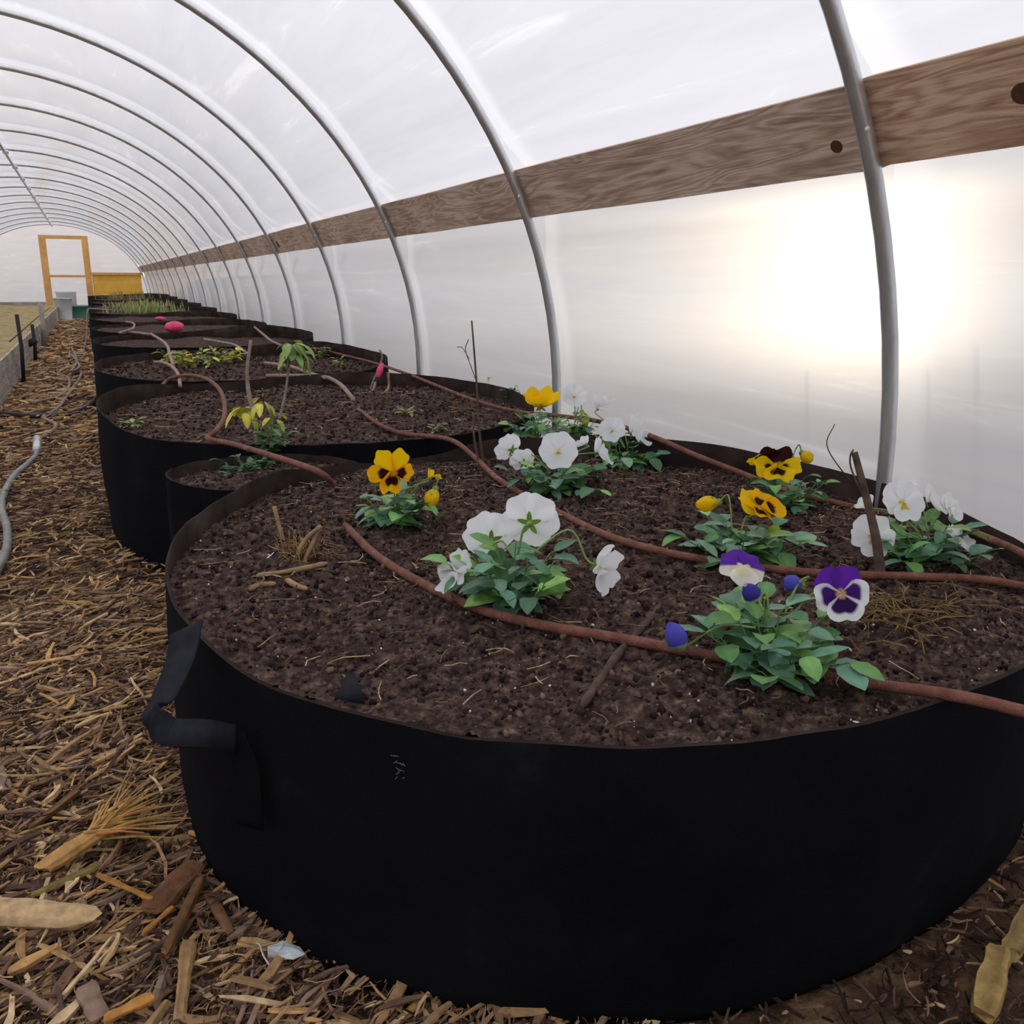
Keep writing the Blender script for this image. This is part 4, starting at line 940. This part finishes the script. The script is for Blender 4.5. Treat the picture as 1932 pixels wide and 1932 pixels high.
# bucket and tote by the door
yk = 22.0; P = ony(121, 592, yk); P.z = 0; t = thing('bucket', 'white plastic bucket standing in front of the far door', 'bucket', P)
ht = ony(121, 562, yk).z; b = MB(); rows = []
for h, r in ((0, .0), (0, .15), (.05, .155), (ht, .185), (ht, .195), (ht-.03, .197), (ht, .195), (ht, .175), (.06, .14), (.06, 0)):
    rows.append([(P.x+r*math.cos(a), P.y+r*math.sin(a), h) for a in (2*PI*k/24 for k in range(24))])
b.grid(rows, closed=True); b.build('body', 'white', t)
b = MB(); b.tube([(P.x-.19*math.cos(a), P.y-.06, ht-.02-.19*math.sin(a)*.5) for a in (PI*k/12 for k in range(13))], .004, 6); b.build('handle', 'steel', t)
P2 = ony(150, 594, yk+.5); P2.z = 0; t = thing('storage_tote', 'low teal plastic tub beside the white bucket', 'tub', P2); b = MB(); h2 = ony(150, 576, yk+.5).z
rows = []
for h, s in ((0, .9), (h2*.9, 1), (h2*.9, 1.05), (h2, 1.05), (h2, .97), (.05, .88)):
    rows.append([(P2.x+.27*s*sgn_pow(math.cos(a), .4), P2.y+.2*s*sgn_pow(math.sin(a), .4), h) for a in (2*PI*k/32 for k in range(32))])
b.grid(rows, closed=True); b.f.append(tuple(range(len(b.v)-32, len(b.v)))); b.build('body', 'teal', t)
P3 = ony(125, 560, 24.2); P3.z = 0; t = thing('bucket', 'taller pale container behind the white bucket at the door', 'bucket', P3); b = MB(); h3 = ony(125, 548, 24.2).z; rows = []
for h, r in ((0, 0), (0, .2), (h3*.9, .22), (h3*.92, .235), (h3, .235), (h3, 0)): rows.append([(P3.x+r*math.cos(a), P3.y+r*math.sin(a), h) for a in (2*PI*k/24 for k in range(24))])
b.grid(rows, closed=True); b.build('body', 'white', t)

# weeds outside the film
for i, (x, y0_, y1_, lab) in enumerate([(1545, 840, 690, 'faint tall weed stem outside the film, beside the thick hoop'), (1770, 900, 690, 'faint weed stem outside the film beyond the white pansy group'), (1862, 960, 640, 'faint weed stem outside the film near the dark knot board')]):
    P = onx(x, y0_, 1.66); Q = onx(x+4, y1_, 1.64); b = MB(); P0 = V((P.x, P.y, -.06)); b.tube(spline([P0, P, Q], 5), .0013, 5)
    tag(b.build('weed_stem', 'twig', None, True, origin=P0), lab, 'weed', 'weeds outside the film')

# ------------------------------------------------------------------ sky
w = bpy.data.worlds.new('sky'); bpy.context.scene.world = w; w.use_nodes = True; nt = w.node_tree; nt.nodes.clear()
out = N(nt, 'ShaderNodeOutputWorld'); bg = N(nt, 'ShaderNodeBackground'); L(nt, bg.outputs[0], out.inputs[0])
tc = N(nt, 'ShaderNodeTexCoord'); sx = N(nt, 'ShaderNodeSeparateXYZ'); L(nt, tc.outputs['Generated'], sx.inputs[0])
r = ramp(nt, sx.outputs[2], [(0, (.44, .415, .42)), (.1, (.54, .525, .55)), (.35, (.93, .93, .99)), (1, (1.13, 1.15, 1.24))])
sd = ray(1575, 372).normalized(); sd = V((0, sd.y/FILM_IOR, sd.z/FILM_IOR)); sd.x = math.sqrt(1-sd.length_squared)
dot = N(nt, 'ShaderNodeVectorMath', operation='DOT_PRODUCT'); L(nt, tc.outputs['Generated'], dot.inputs[0]); dot.inputs[1].default_value = sd
def powglow(p, col):
    mx = N(nt, 'ShaderNodeMath', operation='MAXIMUM'); mx.inputs[1].default_value = 0; L(nt, dot.outputs['Value'], mx.inputs[0])
    pw = N(nt, 'ShaderNodeMath', operation='POWER'); pw.inputs[1].default_value = p; L(nt, mx.outputs[0], pw.inputs[0])
    sc = N(nt, 'ShaderNodeVectorMath', operation='SCALE'); sc.inputs[0].default_value = col; L(nt, pw.outputs[0], sc.inputs['Scale']); return sc.outputs[0]
acc = r.outputs[0]
for p, col in ((1500, (8., 6.8, 5.)), (330, (1.7, 1.35, .9)), (30, (.10, .08, .055))):
    ad = N(nt, 'ShaderNodeVectorMath', operation='ADD'); L(nt, acc, ad.inputs[0]); L(nt, powglow(p, col), ad.inputs[1]); acc = ad.outputs[0]
d2 = N(nt, 'ShaderNodeVectorMath', operation='DOT_PRODUCT'); L(nt, tc.outputs['Generated'], d2.inputs[0]); d2.inputs[1].default_value = V((-.15, 1, .22)).normalized()
d3 = N(nt, 'ShaderNodeVectorMath', operation='DOT_PRODUCT'); L(nt, tc.outputs['Generated'], d3.inputs[0]); d3.inputs[1].default_value = V((.8, .2, .9)).normalized()
dot = d3; ad = N(nt, 'ShaderNodeVectorMath', operation='ADD'); L(nt, acc, ad.inputs[0]); L(nt, powglow(5, (.30, .28, .28)), ad.inputs[1]); acc = ad.outputs[0]  # broad lobe added to the sun-side sky to whiten the upper film
dot = d2; ad = N(nt, 'ShaderNodeVectorMath', operation='ADD'); L(nt, acc, ad.inputs[0]); L(nt, powglow(9, (.62, .50, .43)), ad.inputs[1]); acc = ad.outputs[0]  # invented sky glow beyond the far end, added to brighten the end wall
L(nt, acc, bg.inputs[0]); bg.inputs[1].default_value = 1.0

sc = bpy.context.scene
sc.view_settings.view_transform = 'Standard'; sc.view_settings.look = 'None'; sc.view_settings.gamma = 1; sc.view_settings.use_curve_mapping = False
sc.view_settings.exposure = .2
